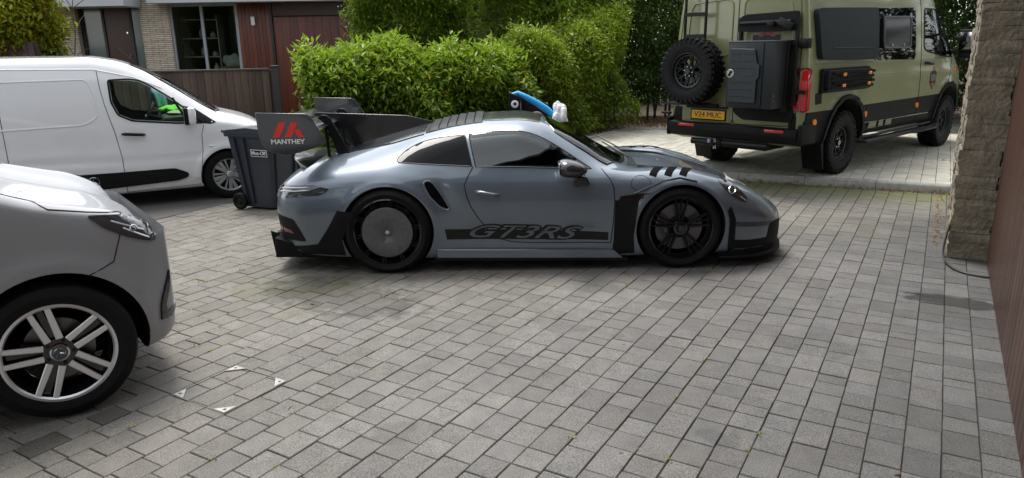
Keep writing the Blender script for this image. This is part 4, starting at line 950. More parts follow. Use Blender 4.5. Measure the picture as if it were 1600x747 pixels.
# fuel lid (right side only) and rear side intakes
seam('fuel_lid', sc_bvh, [(2.115+.082*math.cos(k*math.pi/16), .735+.062*math.sin(k*math.pi/16)) for k in range(32)], '-y', BLACKG, SC, .0025, .03, True)
for s, ax in ((-1, '-y'), (1, '+y')):
    IN = [(.315,.775),(.345,.787),(.385,.775),(.44,.70),(.50,.60),(.525,.55),(.505,.535),(.44,.565),(.36,.655),(.32,.735)]
    panel('side_intake', sc_bvh, roundp(IN, .02, 3), ax, mat('duct_dark', (.004, .004, .005), .9, 0, 0, .05), SC, .002, .005, .03); seam('intake_lip', sc_bvh, roundp(IN, .02, 3), ax, G_BLUE, SC, .009, .03, True, .0)
    seam('shoulder_crease', sc_bvh, [(.62,.80),(.40,.83),(.2,.835)], ax, G_BLUE, SC, .005) if 0 else None
    # black aero panels behind the front wheel and around the rear
    panel('front_strake', sc_bvh, [(1.905,.60),(2.10,.60),(2.085,.50),(2.065,.30),(2.08,.11),(1.885,.11),(1.90,.25)], ax, BLACKM, SC, .006, .02, .03)
    panel('fender_outlet', sc_bvh, [(1.93,.60),(2.12,.60),(2.16,.645),(2.20,.66),(2.10,.655),(1.95,.635)], ax, BLACKG, SC, .007, .02, .03)
    panel('rear_skirt', sc_bvh, [(-.40,.56),(-.28,.54),(-.385,.30),(-.36,.14),(-.64,.14),(-.80,.17),(-.86,.22),(-.60,.26),(-.50,.40)], ax, BLACKM, SC, .006, .03, .03)
    panel('rear_corner_grille', sc_bvh, roundp([(-.985,.50),(-.80,.47),(-.74,.36),(-.70,.28),(-.99,.28)], .02), ax, BLACKM, SC, .006, .02, .03)
    mb = MB(); mb.prism([(.40,.20),(1.90,.17),(2.00,.085),(.40,.115)], s*.86, s*.895); mb.build('sill_blade', G_BLUE, SC, bevel=.008)
    mb = MB(); mb.prism([(.38,.125),(2.02,.10),(2.02,.075),(.38,.10)], s*.60, s*.90); mb.build('floor_edge', BLACKM, SC)
    # rear wing style lamp strip wraps the corner
    panel('tail_lamp', sc_bvh, roundp([(-.99,.715),(-.86,.745),(-.60,.765),(-.46,.735),(-.54,.685),(-.75,.66),(-.99,.64)], .015), ax, mat('lamp_smoke', (.02, .02, .022), .06, 0, 1), SC, .006, .012, .03)
    for dz_ in (0, .024):
        seam('lamp_strip', sc_bvh, [(-.985,.678+dz_),(-.86,.70+dz_),(-.62,.722+dz_)], ax, LAMPREF, SC, .0045, .03, False, .007)
    # headlamp
    HLo = [(2.765,.75),(2.86,.74),(2.96,.66),(3.03,.585),(3.01,.55),(2.92,.59),(2.825,.665)]
    panel('headlamp', sc_bvh, roundp(HLo, .03), ax, mat('lamp_black', (.012, .013, .014), .04, 0, 1), SC, .004, .012, .025)
    seam('lamp_ring', sc_bvh, [(2.89+.032*math.cos(k*.524), .66+.027*math.sin(k*.524)) for k in range(12)], ax, LAMPREF, SC, .006, .02, True, .004)
    seam('lamp_line', sc_bvh, [(2.96,.605),(3.01,.567)], ax, LAMPREF, SC, .006, .02, False, .005)
    # fender louvres
    for k in range(3):
        x0 = 2.19+k*.125
        panel('fender_louvre', sc_bvh, [(x0, s*.84), (x0+.055, s*.86), (x0+.15, s*.66), (x0+.09, s*.62)][::(1 if s > 0 else -1)], 'z', mat('duct_dark', (.004, .004, .005), .9, 0, 0, .05), SC, .004, .008, .03)
    seam('louvre_edge', sc_bvh, [(2.06,.655),(2.16,.70),(2.30,.755),(2.44,.775),(2.58,.745)], ax, BLACKG, SC, .010, .03, False, -.002)
    # front bumper: dive planes and corner intake
    panel('corner_intake', sc_bvh, [(2.87,.40),(3.02,.385),(3.30,.36),(3.30,.325),(3.02,.345),(2.88,.36)], ax, BLACKG, SC, .004, .02, .03)
    panel('lower_intake', sc_bvh, [(2.88,.24),(3.05,.225),(3.36,.215),(3.36,.155),(3.05,.155),(2.88,.16)], ax, BLACKM, SC, .004, .02, .03)
    panel('front_intake', sc_bvh, [(s*.16,.36),(s*.44,.355),(s*.52,.33),(s*.50,.20),(s*.20,.20)], '+x', BLACKM, SC, .004, .02, .03)
    panel('nose_corner', sc_bvh, [(3.27,.345),(3.37,.35),(3.44,.335),(3.47,.26),(3.45,.14),(3.22,.14),(3.25,.22)], ax, BLACKM, SC, .005, .02, .02)
    panel('wheel_spat', sc_bvh, [(2.845,.50),(2.87,.40),(2.875,.14),(2.93,.13),(2.92,.42),(2.87,.53)], ax, BLACKM, SC, .010, .02, .03)
    mb = MB(); mb.prism([(-.17+3.13,.37),(.12+3.13,.345),(.12+3.13,.335),(-.17+3.13,.355)], s*.80, s*.90); mb.build('dive_plane', BLACKG, SC, bevel=.003) if 0 else mb.bm.free()
panel('centre_intake', sc_bvh, [(-.15,.33),(.15,.33),(.17,.20),(-.17,.20)], '+x', BLACKM, SC, .004, .02, .03)
# front splitter
mb = MB(); q = [(2.80,.90),(2.95,.895),(3.13,.86),(3.30,.76),(3.42,.60),(3.50,.38),(3.54,.15),(3.545,0)]; q = q+[(a, -b) for a, b in q[-2::-1]]
mb.prism(q, .075, .098, 'z'); mb.build('front_splitter', BLACKM, SC, bevel=.006)
mb = MB(); mb.prism([(a-.05 if a > 3 else a, b*.95) for a, b in q], .098, .17, 'z'); mb.build('lower_lip', BLACKM, SC)
# bonnet panels
for s in (-1, 1):
    panel('bonnet_channel', sc_bvh, [(2.16,s*.42),(2.14,s*.55),(2.50,s*.52),(2.80,s*.40),(2.98,s*.36),(2.98,s*.30),(2.78,s*.33),(2.5,s*.44)][::(1 if s > 0 else -1)], 'z', BLACKG, SC, .003, .006)
    panel('bonnet_nostril', sc_bvh, [(2.72,s*.12),(2.72,s*.33),(2.90,s*.27),(2.93,s*.10)][::(1 if s > 0 else -1)], 'z', BLACKM, SC, .003, .006)
    seam('bonnet_seam', sc_bvh, [(2.14,s*.60),(2.5,s*.60),(2.85,s*.52),(3.1,s*.42),(3.25,s*.30),(3.28,0)], 'z', BLACKG, SC, .003)
panel('cowl', sc_bvh, [(2.06,-.50),(2.16,-.42),(2.18,0),(2.16,.42),(2.06,.50),(2.11,.2),(2.12,0),(2.11,-.2)], 'z', BLACKM, SC, .004, .02)
for y0 in (-.35, .25):
    mb = MB(); mb.tube([(2.10, y0, .875), (1.98, y0+.1, .94), (1.90, y0+.30, .975)], .008, 6); mb.build('wiper', BLACKS, SC)
# roof: carbon skin, louvres, rear cover with fin
panel('roof_skin', sc_bvh, roundp([(.78,-.40),(1.30,-.42),(1.335,0),(1.30,.42),(.78,.40)], .03), 'z', CARB, SC, .003, .006)
panel('roof_base', sc_bvh, [(.30,-.46),(.80,-.44),(.80,.44),(.30,.46)], 'z', BLACKM, SC, .002, .004)
for k in range(6):
    x0 = .34+k*.078; mb = MB(); pf = projector(sc_bvh, 'z'); A = []
    prof = [(0, .004), (.0, .017), (.008, .021), (.066, .012), (.07, .003)]
    for yy in np.linspace(-.44+.0*k, .44, 17):
        z0 = pf(x0, yy)[0].z; z1 = pf(x0+.06, yy)[0].z; e = 1-abs(yy/.44)**6
        A.append([mb.bm.verts.new((x0+a, yy, (z0+(z1-z0)*a/.06)+b*(.25+.75*e))) for a, b in prof])
    for a, b in zip(A, A[1:]):
        for i in range(len(prof)): mb.bm.faces.new((a[i], a[(i+1) % 5], b[(i+1) % 5], b[i]))
    mb.bm.faces.new(A[0]); mb.bm.faces.new(A[-1][::-1]); mb.build('roof_louvre', BLACKS, SC)
panel('rear_cover', sc_bvh, [(.29,-.46),(.29,.46),(.0,.46),(-.40,.40),(-.52,.30),(-.52,-.30),(-.40,-.40),(.0,-.46)], 'z', CARB, SC, .006, .01)
for s in (-1, 1): seam('cover_edge', sc_bvh, [(.29,s*.47),(.0,s*.47),(-.40,s*.41),(-.53,s*.30)], 'z', BLACKG, SC, .006)
mb = MB(); mb.prism([(.33,1.185),(.09,1.245),(-.76,1.285),(-.80,1.265),(-.62,1.20),(-.45,.96),(0,1.08)], -.010, .010); mb.build('shark_fin', CARB, SC, bevel=.004)
# ducktail
mb = MB(); bmv = []
for yy in np.linspace(-.66, .66, 41):
    e = abs(yy/.66); zo = -.05*e**3; xo = .13*e**3
    prof = [(-.62+xo*.4, .905+zo), (-.78+xo, .925+zo), (-.915+xo, .945+zo*1.2), (-.925+xo, .935+zo*1.2), (-.86+xo, .80+zo), (-.62+xo*.4, .85+zo)]
    kf = max(.12, 1-e**5); bz = (-.70+xo*.5, .87+zo)
    bmv.append([mb.bm.verts.new((bz[0]+(a-bz[0])*kf, yy, bz[1]+(b-bz[1])*kf)) for a, b in prof])
for a, b in zip(bmv, bmv[1:]):
    for i in range(6): mb.bm.faces.new((a[i], a[(i+1) % 6], b[(i+1) % 6], b[i]))
mb.bm.faces.new(bmv[0]); mb.bm.faces.new(bmv[-1][::-1]); mb.build('ducktail', CARB, SC, 50)
panel('ducktail_skin', sc_bvh, [(-.9,-.5),(-.55,-.5),(-.55,.5),(-.9,.5)], 'z', BLACKG, SC, .002, .004) if 0 else None
# rear diffuser and exhaust
mb = MB(); mb.prism([(-.88,.31),(-1.035,.30),(-1.02,.10),(-.60,.10),(-.60,.16),(-.85,.20)], -.62, .62); mb.build('diffuser', BLACKM, SC, bevel=.008)
for s in (-1, 1):
    mb = MB(); mb.prism([(-1.05,.34),(-.98,.31),(-.86,.12),(-1.02,.095)], s*.70, s*.715); mb.build('diffuser_fence', BLACKM, SC, bevel=.003)
    mb = MB(); mb.prism([(-.99,.30),(-.80,.24),(-.60,.20),(-.58,.12),(-.80,.12),(-1.0,.12)], s*.56, s*.80); mb.build('rear_valance', BLACKM, SC, bevel=.01)
    mb = MB(); mb.cyl((-.80, s*.10, .22), (-1.04, s*.10, .215), .05, 20); mb.build('exhaust_tip', CHROME, SC)
    panel('rear_reflector', sc_bvh, [(-.955,.40),(-.83,.375),(-.80,.345),(-.93,.352)], '-y' if s < 0 else '+y', DRED, SC, .012, .008, .03)
panel('rear_lamp_bar', sc_bvh, [(-.60,.66),(.60,.66),(.60,.60),(-.60,.60)], '-x', DRED, SC, .006, .01, .05)
# rear wing on swan necks
wing = bpy.data.objects.new('rear_wing', None); C.objects.link(wing); wing.parent = SC
def foil(y0, y1, x_le, x_te, z_le, z_te, th, name, curve=0, yn=21):
    mb = MB(); A = []
    for yy in np.linspace(y0, y1, yn):
        cz = -curve*(abs(yy)/.9)**3; pr = []
        n = 10
        for i in range(n+1):
            t = i/n; pr.append((x_le+(x_te-x_le)*t, z_le+(z_te-z_le)*t**1.6+th*math.sin(math.pi*t**.6)*.5+cz))
        for i in range(n-1, 0, -1):
            t = i/n; pr.append((x_le+(x_te-x_le)*t, z_le+(z_te-z_le)*t**1.6-th*math.sin(math.pi*t**.6)*.6+cz))
        A.append([mb.bm.verts.new((a, yy, b)) for a, b in pr])
    for a, b in zip(A, A[1:]):
        for i in range(len(a)): mb.bm.faces.new((a[i], a[(i+1) % len(a)], b[(i+1) % len(a)], b[i]))
    mb.bm.faces.new(A[0]); mb.bm.faces.new(A[-1][::-1]); return mb.build(name, CARB, wing, 60)
foil(-.885, .885, -.56, -.90, 1.205, 1.215, .035, 'main_plane', .03); foil(-.885, .885, -.87, -1.0, 1.225, 1.275, .016, 'upper_flap', .03)
EP = [(-1.01,1.365),(-.62,1.352),(-.585,1.34),(-.56,1.31),(-.515,1.23),(-.455,1.125),(-.465,1.11),(-.52,1.085),(-.62,1.055),(-.74,1.025),(-.81,1.018),(-.92,1.05),(-.975,1.10),(-1.0,1.17)]
for s in (-1, 1):
    mb = MB(); mb.prism(EP, s*.885, s*.903); ep = mb.build('end_plate', CARB, wing, bevel=.004)
    # badge: three slanted red bars and the word below
    mk = MB(); y0 = s*.9035; y1 = s*.9055
    def P3(pts): mk.prism([(a, b) for a, b in pts], min(y0, y1), max(y0, y1))
    sh_ = .30
    bx = lambda x, z: (-.885+x if s < 0 else -.885+.255-x, 1.165+z)
    P3([bx(0, 0), bx(.055, 0), bx(.115, .12), bx(.060, .12)]); P3([bx(.095, 0), bx(.150, 0), bx(.210, .12), bx(.155, .12)]); P3([bx(.175, .065), bx(.218, .065), bx(.255, 0), bx(.205, 0)])
    mk.build('emblem', REDV, ep)
    Mx = frame((-.765, s*.9037, 1.128), (1, 0, 0) if s < 0 else (-1, 0, 0), (0, 0, 1)); text_obj('lettering', 'MANTHEY', .052, Mx, WHITEV, ep, bold=.0014, width=.275, ext=.0008)
    # swan neck
    pts = [(-.66,1.268),(-.62,1.292),(-.575,1.285),(-.54,1.25),(-.47,1.10),(-.395,.955),(-.40,.925),(-.48,.905),(-.50,.93),(-.53,1.03),(-.575,1.15),(-.60,1.215),(-.64,1.25)]
    mb = MB(); mb.prism(pts, s*.34-.012, s*.34+.012); mb.build('swan_neck', BLACKS, wing, bevel=.004)
    mb = MB(); mb.beam((-.60, s*.34, 1.25), (-.58, s*.34, .90), .02, .035, (0, 1, 0)); mb.build('wing_actuator', BLACKS, wing, bevel=.003)
# side mirrors
for s in (-1, 1):
    mr = bpy.data.objects.new('mirror', None); C.objects.link(mr); mr.parent = SC; mr.location = (1.51, s*.985, .885); mr.scale = (1.22, 1.15, 1.22)
    mb = MB(); bmesh.ops.create_uvsphere(mb.bm, u_segments=24, v_segments=14, radius=1)
    for v in mb.bm.verts:
        c = v.co; x = c.x; v.co = Vector((.10*x if x > 0 else .07*max(x, -.75), .105*c.y*(1-.15*x), .062*c.z*(1-.12*x) - (.01*x)))
        v.co.x *= 1.25
    mb.build('mirror_cap', CARB, mr, 60)
    mb = MB(); mb.box((-.068, 0, 0), (.006, .16, .085), None, .002); mb.build('mirror_glass', CHROME, mr)
    mb = MB(); mb.prism([(.03,-.05),(.12,-.05),(.14,-.11),(.03,-.12)], -.035*1, .12*1) if s > 0 else mb.prism([(.03,-.05),(.12,-.05),(.14,-.11),(.03,-.12)], -.035, .12)
    mb.build('mirror_foot', BLACKG, mr, bevel=.01) if s < 0 else mb.build('mirror_foot', BLACKG, mr, bevel=.01, M=Matrix.Scale(-1, 4, (0, 1, 0)))
# stripe lettering (outlined italics over the black band) on both doors
for s, ax in ((-1, '-y'), (1, '+y')):
    for nm, mtv, kw, off in (('lettering', BLACKV, dict(bold=.012), .0036), ('lettering_inline', GREYV, dict(bold=.001), .0048)):
        b2 = text_bm('GT3RS', .158, .55, 0, **({'bold': kw['bold']})); xs = [v.co.x for v in b2.verts]; k = (.98 if nm == 'lettering' else .955)/(max(xs)-min(xs)); cx = (max(xs)+min(xs))/2
        bmesh.ops.triangulate(b2, faces=b2.faces[:]); bmesh.ops.subdivide_edges(b2, edges=[e for e in b2.edges if e.calc_length() > .05], cuts=2)
        pf = projector(sc_bvh, ax)
        for v in b2.verts:
            a = (v.co.x-cx)*k*(1 if s < 0 else -1)+1.16; z_ = v.co.y+.325-.035*(a-1.16); p, n = pf(a, z_); v.co = p+n*off
        me = bpy.data.meshes.new(nm); b2.to_mesh(me); b2.free(); me.materials.append(mtv); link(bpy.data.objects.new(nm, me), SC)
# wheels
for s in (-1, 1):
    wf = wheel_empty(SC, FWX, s*.775, FWZ, s); tyre_road(.35, .262, .285, wf); barrel(.262, .285, BLACKG, wf)
    mb = MB()
    for k in range(5):
        a = R(18+72*k)
        for d in (-1, 1):
            spoke(mb, a+d*R(7), .045, a+d*R(12), .25, .026, .017, -.10, -.128, .028)
        spoke(mb, a, .14, a+R(0), .25, .010, .016, -.10, -.12, .02)
    mb.build('spokes', BLACKS, wf); mb = MB(); mb.lathe([(0, -.135), (.028, -.135), (.038, -.12), (.058, -.118), (.065, -.09), (.065, -.03), (0, -.03)], 32); mb.build('centre_lock', BLACKG, wf)
    brake(wf, .20, -.035, mat('caliper', (.05, .052, .056), .3, 0, .5))
    mb = MB(); mb.lathe([(.07, -.052), (.09, -.05), (.10, -.046), (.07, -.045)], 32, closed=True); mb.build('brake_bell', BLACKS, wf)
    wr = wheel_empty(SC, 0, s*.78, RWZ, s); tyre_road(.367, .275, .335, wr); barrel(.275, .335, BLACKG, wr)
    mb = MB()
    for k in range(10):
        a = R(9+36*k); spoke(mb, a-R(2.2), .18, a-R(2.6), .27, .014, .010, -.135, -.155, .03); spoke(mb, a+R(2.2), .18, a+R(2.6), .27, .014, .010, -.135, -.155, .03)
    mb.lathe([(.17, -.14), (.20, -.14), (.20, -.12), (.17, -.12)], 48, closed=True); mb.build('spokes', BLACKS, wr)
    mb = MB(); mb.lathe([(.0, -.150), (.022, -.150), (.024, -.146), (.036, -.146), (.04, -.153), (.052, -.157), (.060, -.160), (.200, -.166), (.212, -.164), (.214, -.156), (.20, -.148), (0, -.14)], 64)
    mb.build('aero_disc', mat('aero_disc', (.078, .079, .081), .38, 0, .35, var=(25, .25)), wr, 25)
    mb = MB(); mb.lathe([(.0, -.158), (.016, -.157), (.018, -.150), (.0, -.148)], 20); mb.build('centre_badge', LAMPREF, wr)
    mb = MB(); mb.lathe([(.06, -.1), (.24, -.1), (.24, -.05), (.06, -.05)], 32, closed=True); mb.build('brake_disc', LINER, wr)
# ================================================================ camper van (sage green, lifted, all-terrain tyres)
CA = R(41.3); cd = Vector((math.cos(CA), math.sin(CA), 0)); cn = Vector((-cd.y, cd.x, 0))
CV = empty('camper_van', Vector((4.458, 9.628, .1))+cn*1.0, CA, 'sage green high-roof camper van with black lower cladding parked on the upper terrace', 'camper van')
HWc = 1.0
def sec(hw, zb, zs, zr, tum=.0, k=1.0, rw=.60):
    return [(0, zb), (hw*.8, zb), (hw*.955, zb+.04), (hw*.99, zb+.25), (hw, zs), (hw*.985, zs+.42*k), (hw*(.935-tum*.4), zs+.92*k), (hw*(.86-tum), zr-.24*k), (hw*(rw-tum), zr-.05*k), (0, zr)]
TC = [(-1.10, sec(.93, .55, 1.15, 2.66)), (-1.085, sec(.965, .50, 1.15, 2.70)), (-1.04, sec(.99, .46, 1.15, 2.73)), (-.9, sec(1.0, .45, 1.15, 2.75)), (0, sec(1.005, .45, 1.15, 2.77)), (2.2, sec(1.005, .45, 1.15, 2.77)), (2.75, sec(1.0, .45, 1.15, 2.74)),
      (3.0, sec(1.0, .45, 1.15, 2.64, .02)), (3.25, sec(.995, .45, 1.15, 2.42, .06, .93)), (3.55, sec(.99, .45, 1.14, 2.10, .11, .80)), (3.85, sec(.985, .45, 1.12, 1.79, .10, .60)), (4.08, sec(.975, .45, 1.10, 1.56, .06, .45)),
      (4.3, sec(.955, .46, 1.06, 1.44, .04, .36)), (4.5, sec(.92, .48, 1.0, 1.33, .03, .32)), (4.65, sec(.84, .50, .95, 1.20, .02, .26)), (4.74, sec(.70, .52, .9, 1.08, .02, .2)), (4.77, sec(.6, .55, .85, 1.0, .02, .16))]
WBC = 3.78
def bump_cv(x, y, z):
    if y > .7:
        for cx in (0, WBC):
            d = math.hypot(x-cx, z-.47)
            if z > .45: y += .028*math.exp(-((d-.585)/.05)**2)
        y -= .006*math.exp(-((z-1.36)/.03)**2)
    return y, z
bm = loft(TC, .045, 6, bump_cv)
bmesh.ops.bisect_plane(bm, geom=bm.verts[:]+bm.edges[:]+bm.faces[:], plane_co=(0, 0, .895), plane_no=(0, 0, 1), dist=1e-5)
cv_bvh = BVHTree.FromBMesh(bm)
for f in bm.faces:
    c = f.calc_center_median(); f.material_index = 3 if c.z < .895 and abs(c.y) > .3 and c.x > -1.06 else 0
me = bpy.data.meshes.new('body'); bm.to_mesh(me); bm.free()
for q in (G_SAGE, LINER, INTER, BLACKM): me.materials.append(q)
cvb = link(bpy.data.objects.new('body', me), CV)
c_ = MB(); c_.mi = 1
for cx in (0, WBC):
    for s in (-1, 1): c_.lathe([(0, s*.62), (.545, s*.62), (.545, s*1.3), (0, s*1.3)], 64, 'y', (cx, 0, .47))
boolean(cvb, c_); smooth(cvb.data, 35)
for s, ax in ((-1, '-y'), (1, '+y')):
    arch = [(cx_, z_) for cx_, z_ in []]
    for cx in (0, WBC):
        o_ = [(cx+.60*math.cos(R(a)), .47+.60*math.sin(R(a))) for a in range(-8, 189, 7)]; i_ = [(cx+.548*math.cos(R(a)), .47+.548*math.sin(R(a))) for a in range(188, -9, -7)]
        panel('arch_flare', cv_bvh, o_+i_, ax, BLACKM, CV, .03, .04, .05)
    # rear quarter moulding, windows
    panel('side_pod', cv_bvh, roundp([(-.98,2.13),(-.90,1.53),(.70,1.50),(.72,2.17)], .09, 5), ax, mat('pod_grey', (.017, .021, .023), .45, 0, 0, .18), CV, .07, .08, .08)
    seam('pod_crease', cv_bvh, [(-.62,1.66),(.45,1.65)], ax, BLACKS, CV, .008, .1, False, .07)
    panel('side_glass', cv_bvh, roundp([(.72,2.17),(.72,1.49),(2.19,1.465),(2.17,2.21)], .07, 4), ax, GL_DARK, CV, .004, .008, .1)
    q = roundp([(.98,2.06),(.98,1.65),(1.92,1.64),(1.92,2.07)], .06, 4); panel('opening_window', cv_bvh, q, ax, mat('acrylic_window', (.008, .008, .009), .12, 0, 0, .3), CV, .03, .03, .1); seam('window_frame', cv_bvh, q, ax, GREYP, CV, .012, .1, True, .03)
    for x_ in (1.24, 1.64):
        p, n = projector(cv_bvh, ax)(x_, 1.68); mb = MB(); mb.cyl(p+n*.03, p+n*.045, .018, 10); mb.build('window_latch', CHROME, CV)
    cw = roundp([(2.52,2.20),(2.52,1.64),(2.62,1.585),(3.30,1.50),(3.78,1.47),(3.86,1.50),(3.52,1.90),(3.28,2.12),(3.05,2.20)], .05, 4)
    panel('cab_window', cv_bvh, cw, ax, GL_DARK, CV, .004, .008, .06); seam('window_seal', cv_bvh, cw, ax, BLACKM, CV, .012, .05, True)
    seam('window_divider', cv_bvh, [(3.22,2.15),(3.22,1.51)], ax, BLACKM, CV, .018, .05)
    seam('door_seam', cv_bvh, [(2.30,2.55),(2.38,2.2),(2.42,1.6),(2.50,.95),(2.53,.55)], ax, BLACKM, CV, .005)
    seam('door_seam', cv_bvh, [(3.86,1.50),(3.80,1.15),(3.50,.92),(3.22,.56)], ax, BLACKM, CV, .005)
    seam('cladding_seam', cv_bvh, [(.56,.64),(3.15,.62)], ax, BLACKG, CV, .008); seam('cladding_seam', cv_bvh, [(.66,.89),(.66,.5)], ax, BLACKG, CV, .005)
    seam('roof_gutter', cv_bvh, [(-.95,2.62),(0,2.64),(2.6,2.62)], ax, G_SAGE, CV, .012, .1)
    seam('side_crease', cv_bvh, [(.72,1.47),(-.95,1.48)], ax, G_SAGE, CV, .006, .1); seam('side_crease', cv_bvh, [(.62,1.30),(2.4,1.29)], ax, G_SAGE, CV, .005, .1)
    for x_, z_ in ((-.84,.76),(.62,.765),(2.47,.77)):
        p, n = projector(cv_bvh, ax)(x_, z_); mb = MB(); mb.cyl(p, p+n*.02, .042, 20); mb.build('marker_lamp', AMBER, CV)
    panel('side_indicator', cv_bvh, roundp([(4.02,1.31),(4.20,1.29),(4.18,1.22),(4.00,1.23)], .02), ax, AMBER, CV, .012, .02, .05)
    panel('vent_grille', cv_bvh, [(-.88,1.12),(-.85,.985),(-.71,.99),(-.73,1.125)], ax, BLACKM, CV, .01, .02, .05)
    # traction boards clipped to the side
    p, n = projector(cv_bvh, ax)(-.12, 1.27); tb_ = bpy.data.objects.new('traction_board', None); C.objects.link(tb_); tb_.parent = CV; tb_.location = (-.12, s*1.07, 1.27)
    mb = MB(); mb.prism(roundp([(-.64,.125),(-.64,-.125),(.62,-.135),(.62,.125)], .05, 4), -.03, .03); 
    for i in range(19):
        for j in range(4):
            mb.box((-.57+i*.063+(j % 2)*.03, s*.042, -.09+j*.06), (.028, .06, .030), Matrix.Rotation(R(20), 3, 'Y'))
    mb.build('board', BLACKS, tb_, bevel=.004)
    mb = MB(); mb.box((-.02, -s*.04, 0), (1.34, .035, .30)); mb.build('board_mount', BLACKM, tb_, bevel=.01)
    for x_ in (-.30, .44):
        for z_ in (-.065, .07):
            mb = MB(); mb.box((x_, s*.068, z_), (.085, .022, .04), None, .006); mb.build('strap_pin', AMBER, tb_)
    # side step
    mb = MB(); y0 = s*1.10
    mb.tube([(.42, s*.98, .42), (.50, y0, .40), (2.6, y0, .40), (3.1, y0, .42), (3.22, s*.98, .46)], .028, 8); mb.tube([(.5, s*1.0, .44), (3.1, s*1.0, .46)], .02, 8)
    mb.box((1.7, s*1.055, .42), (2.2, .09, .012)); mb.build('side_step', BLACKS, CV)
    mb = MB(); mb.tube([(2.05, y0+s*.0, .405), (2.2, y0+s*.07, .40), (2.9, y0+s*.07, .41), (3.05, y0, .42)], .02, 8); mb.box((2.55, y0+s*.03, .415), (.7, .07, .01)); mb.build('step_plate', BLACKS, CV)
    # mirror
    mr = bpy.data.objects.new('mirror', None); C.objects.link(mr); mr.parent = CV; mr.location = (3.86, s*1.16, 1.66)
    mb = MB(); mb.box((0, 0, .06), (.14, .24, .36), None, .04); mb.box((.01, 0, -.17), (.12, .22, .10), None, .03); mb.build('mirror_head', BLACKM, mr)
    mb = MB(); mb.beam((0, -s*.05, -.08), (-.08, -s*.2, -.12), .06, .06); mb.build('mirror_arm', BLACKM, mr); mb = MB(); mb.box((-.073, 0, .06), (.004, .19, .27), None, .001); mb.build('mirror_glass', CHROME, mr)
    p, n = projector(cv_bvh, ax)(2.74, 1.39); mb = MB(); mb.tube([p+n*.005+Vector((-.12, 0, .012)), p+n*.05+Vector((-.08, 0, .01)), p+n*.05+Vector((.08, 0, -.004)), p+n*.005+Vector((.12, 0, -.008))], .02, 8); mb.build('door_handle', BLACKS, CV)
    # small round sticker on the cab door: pointed badge
    bd = [(3.02,1.345),(3.08,1.28),(3.16,1.24),(3.15,1.08),(3.08,1.04),(3.02,.975),(2.96,1.04),(2.89,1.09),(2.88,1.23),(2.97,1.28)]
    o = panel('door_badge', cv_bvh, bd, ax, BLACKV, CV, .003, .004, .1)
    panel('badge_panel', cv_bvh, [(2.91,1.22),(3.14,1.215),(3.13,1.11),(2.92,1.11)], ax, mat('badge_grey', (.10, .11, .09), .5), CV, .004, .004, .1)
    panel('badge_tip', cv_bvh, [(2.96,1.085),(3.08,1.085),(3.02,1.0)], ax, mat('badge_red', (.42, .05, .05), .5), CV, .004, .004, .1); panel('badge_tip', cv_bvh, [(2.99,1.31),(3.05,1.31),(3.08,1.265),(2.96,1.265)], ax, mat('badge_red', (.42, .05, .05), .5), CV, .004, .004, .1)
    mb = MB()       # the worn cladding lettering is too small to read in the photo: three groups of slanted strokes
    for g0, ng in ((.76, 5), (1.10, 3), (1.34, 4)):
        for k_ in range(ng):
            xa = g0+k_*.052; mb.prism([(xa, .555), (xa+.030, .555), (xa+.052, .640), (xa+.022, .640)], min(s*1.002, s*1.012), max(s*1.002, s*1.012))
        mb.prism([(g0+.01, .59), (g0+ng*.052-.01, .59), (g0+ng*.052-.006, .605), (g0+.014, .605)], min(s*1.003, s*1.0125), max(s*1.003, s*1.0125))
    mb.build('lettering', mat('beige_vinyl', (.24, .245, .17), .6), CV)
# windscreen, grille, headlamps (front faces the shrubs)
panel('windscreen', cv_bvh, roundp([(4.08,-.76),(3.95,-.83),(3.1,-.72),(3.05,-.66),(3.05,.66),(3.1,.72),(3.95,.83),(4.08,.76)], .04), 'z', GL_DARK, CV, .004, .008, .1)
panel('grille', cv_bvh, roundp([(-.5,1.02),(.5,1.02),(.45,.72),(-.45,.72)], .04), '+x', BLACKG, CV, .01, .02, .08)
for s in (-1, 1): panel('headlamp', cv_bvh, roundp([(s*.56,1.10),(s*.86,1.16),(s*.84,.92),(s*.58,.88)], .04), '+x', LAMPREF, CV, .01, .02, .08)
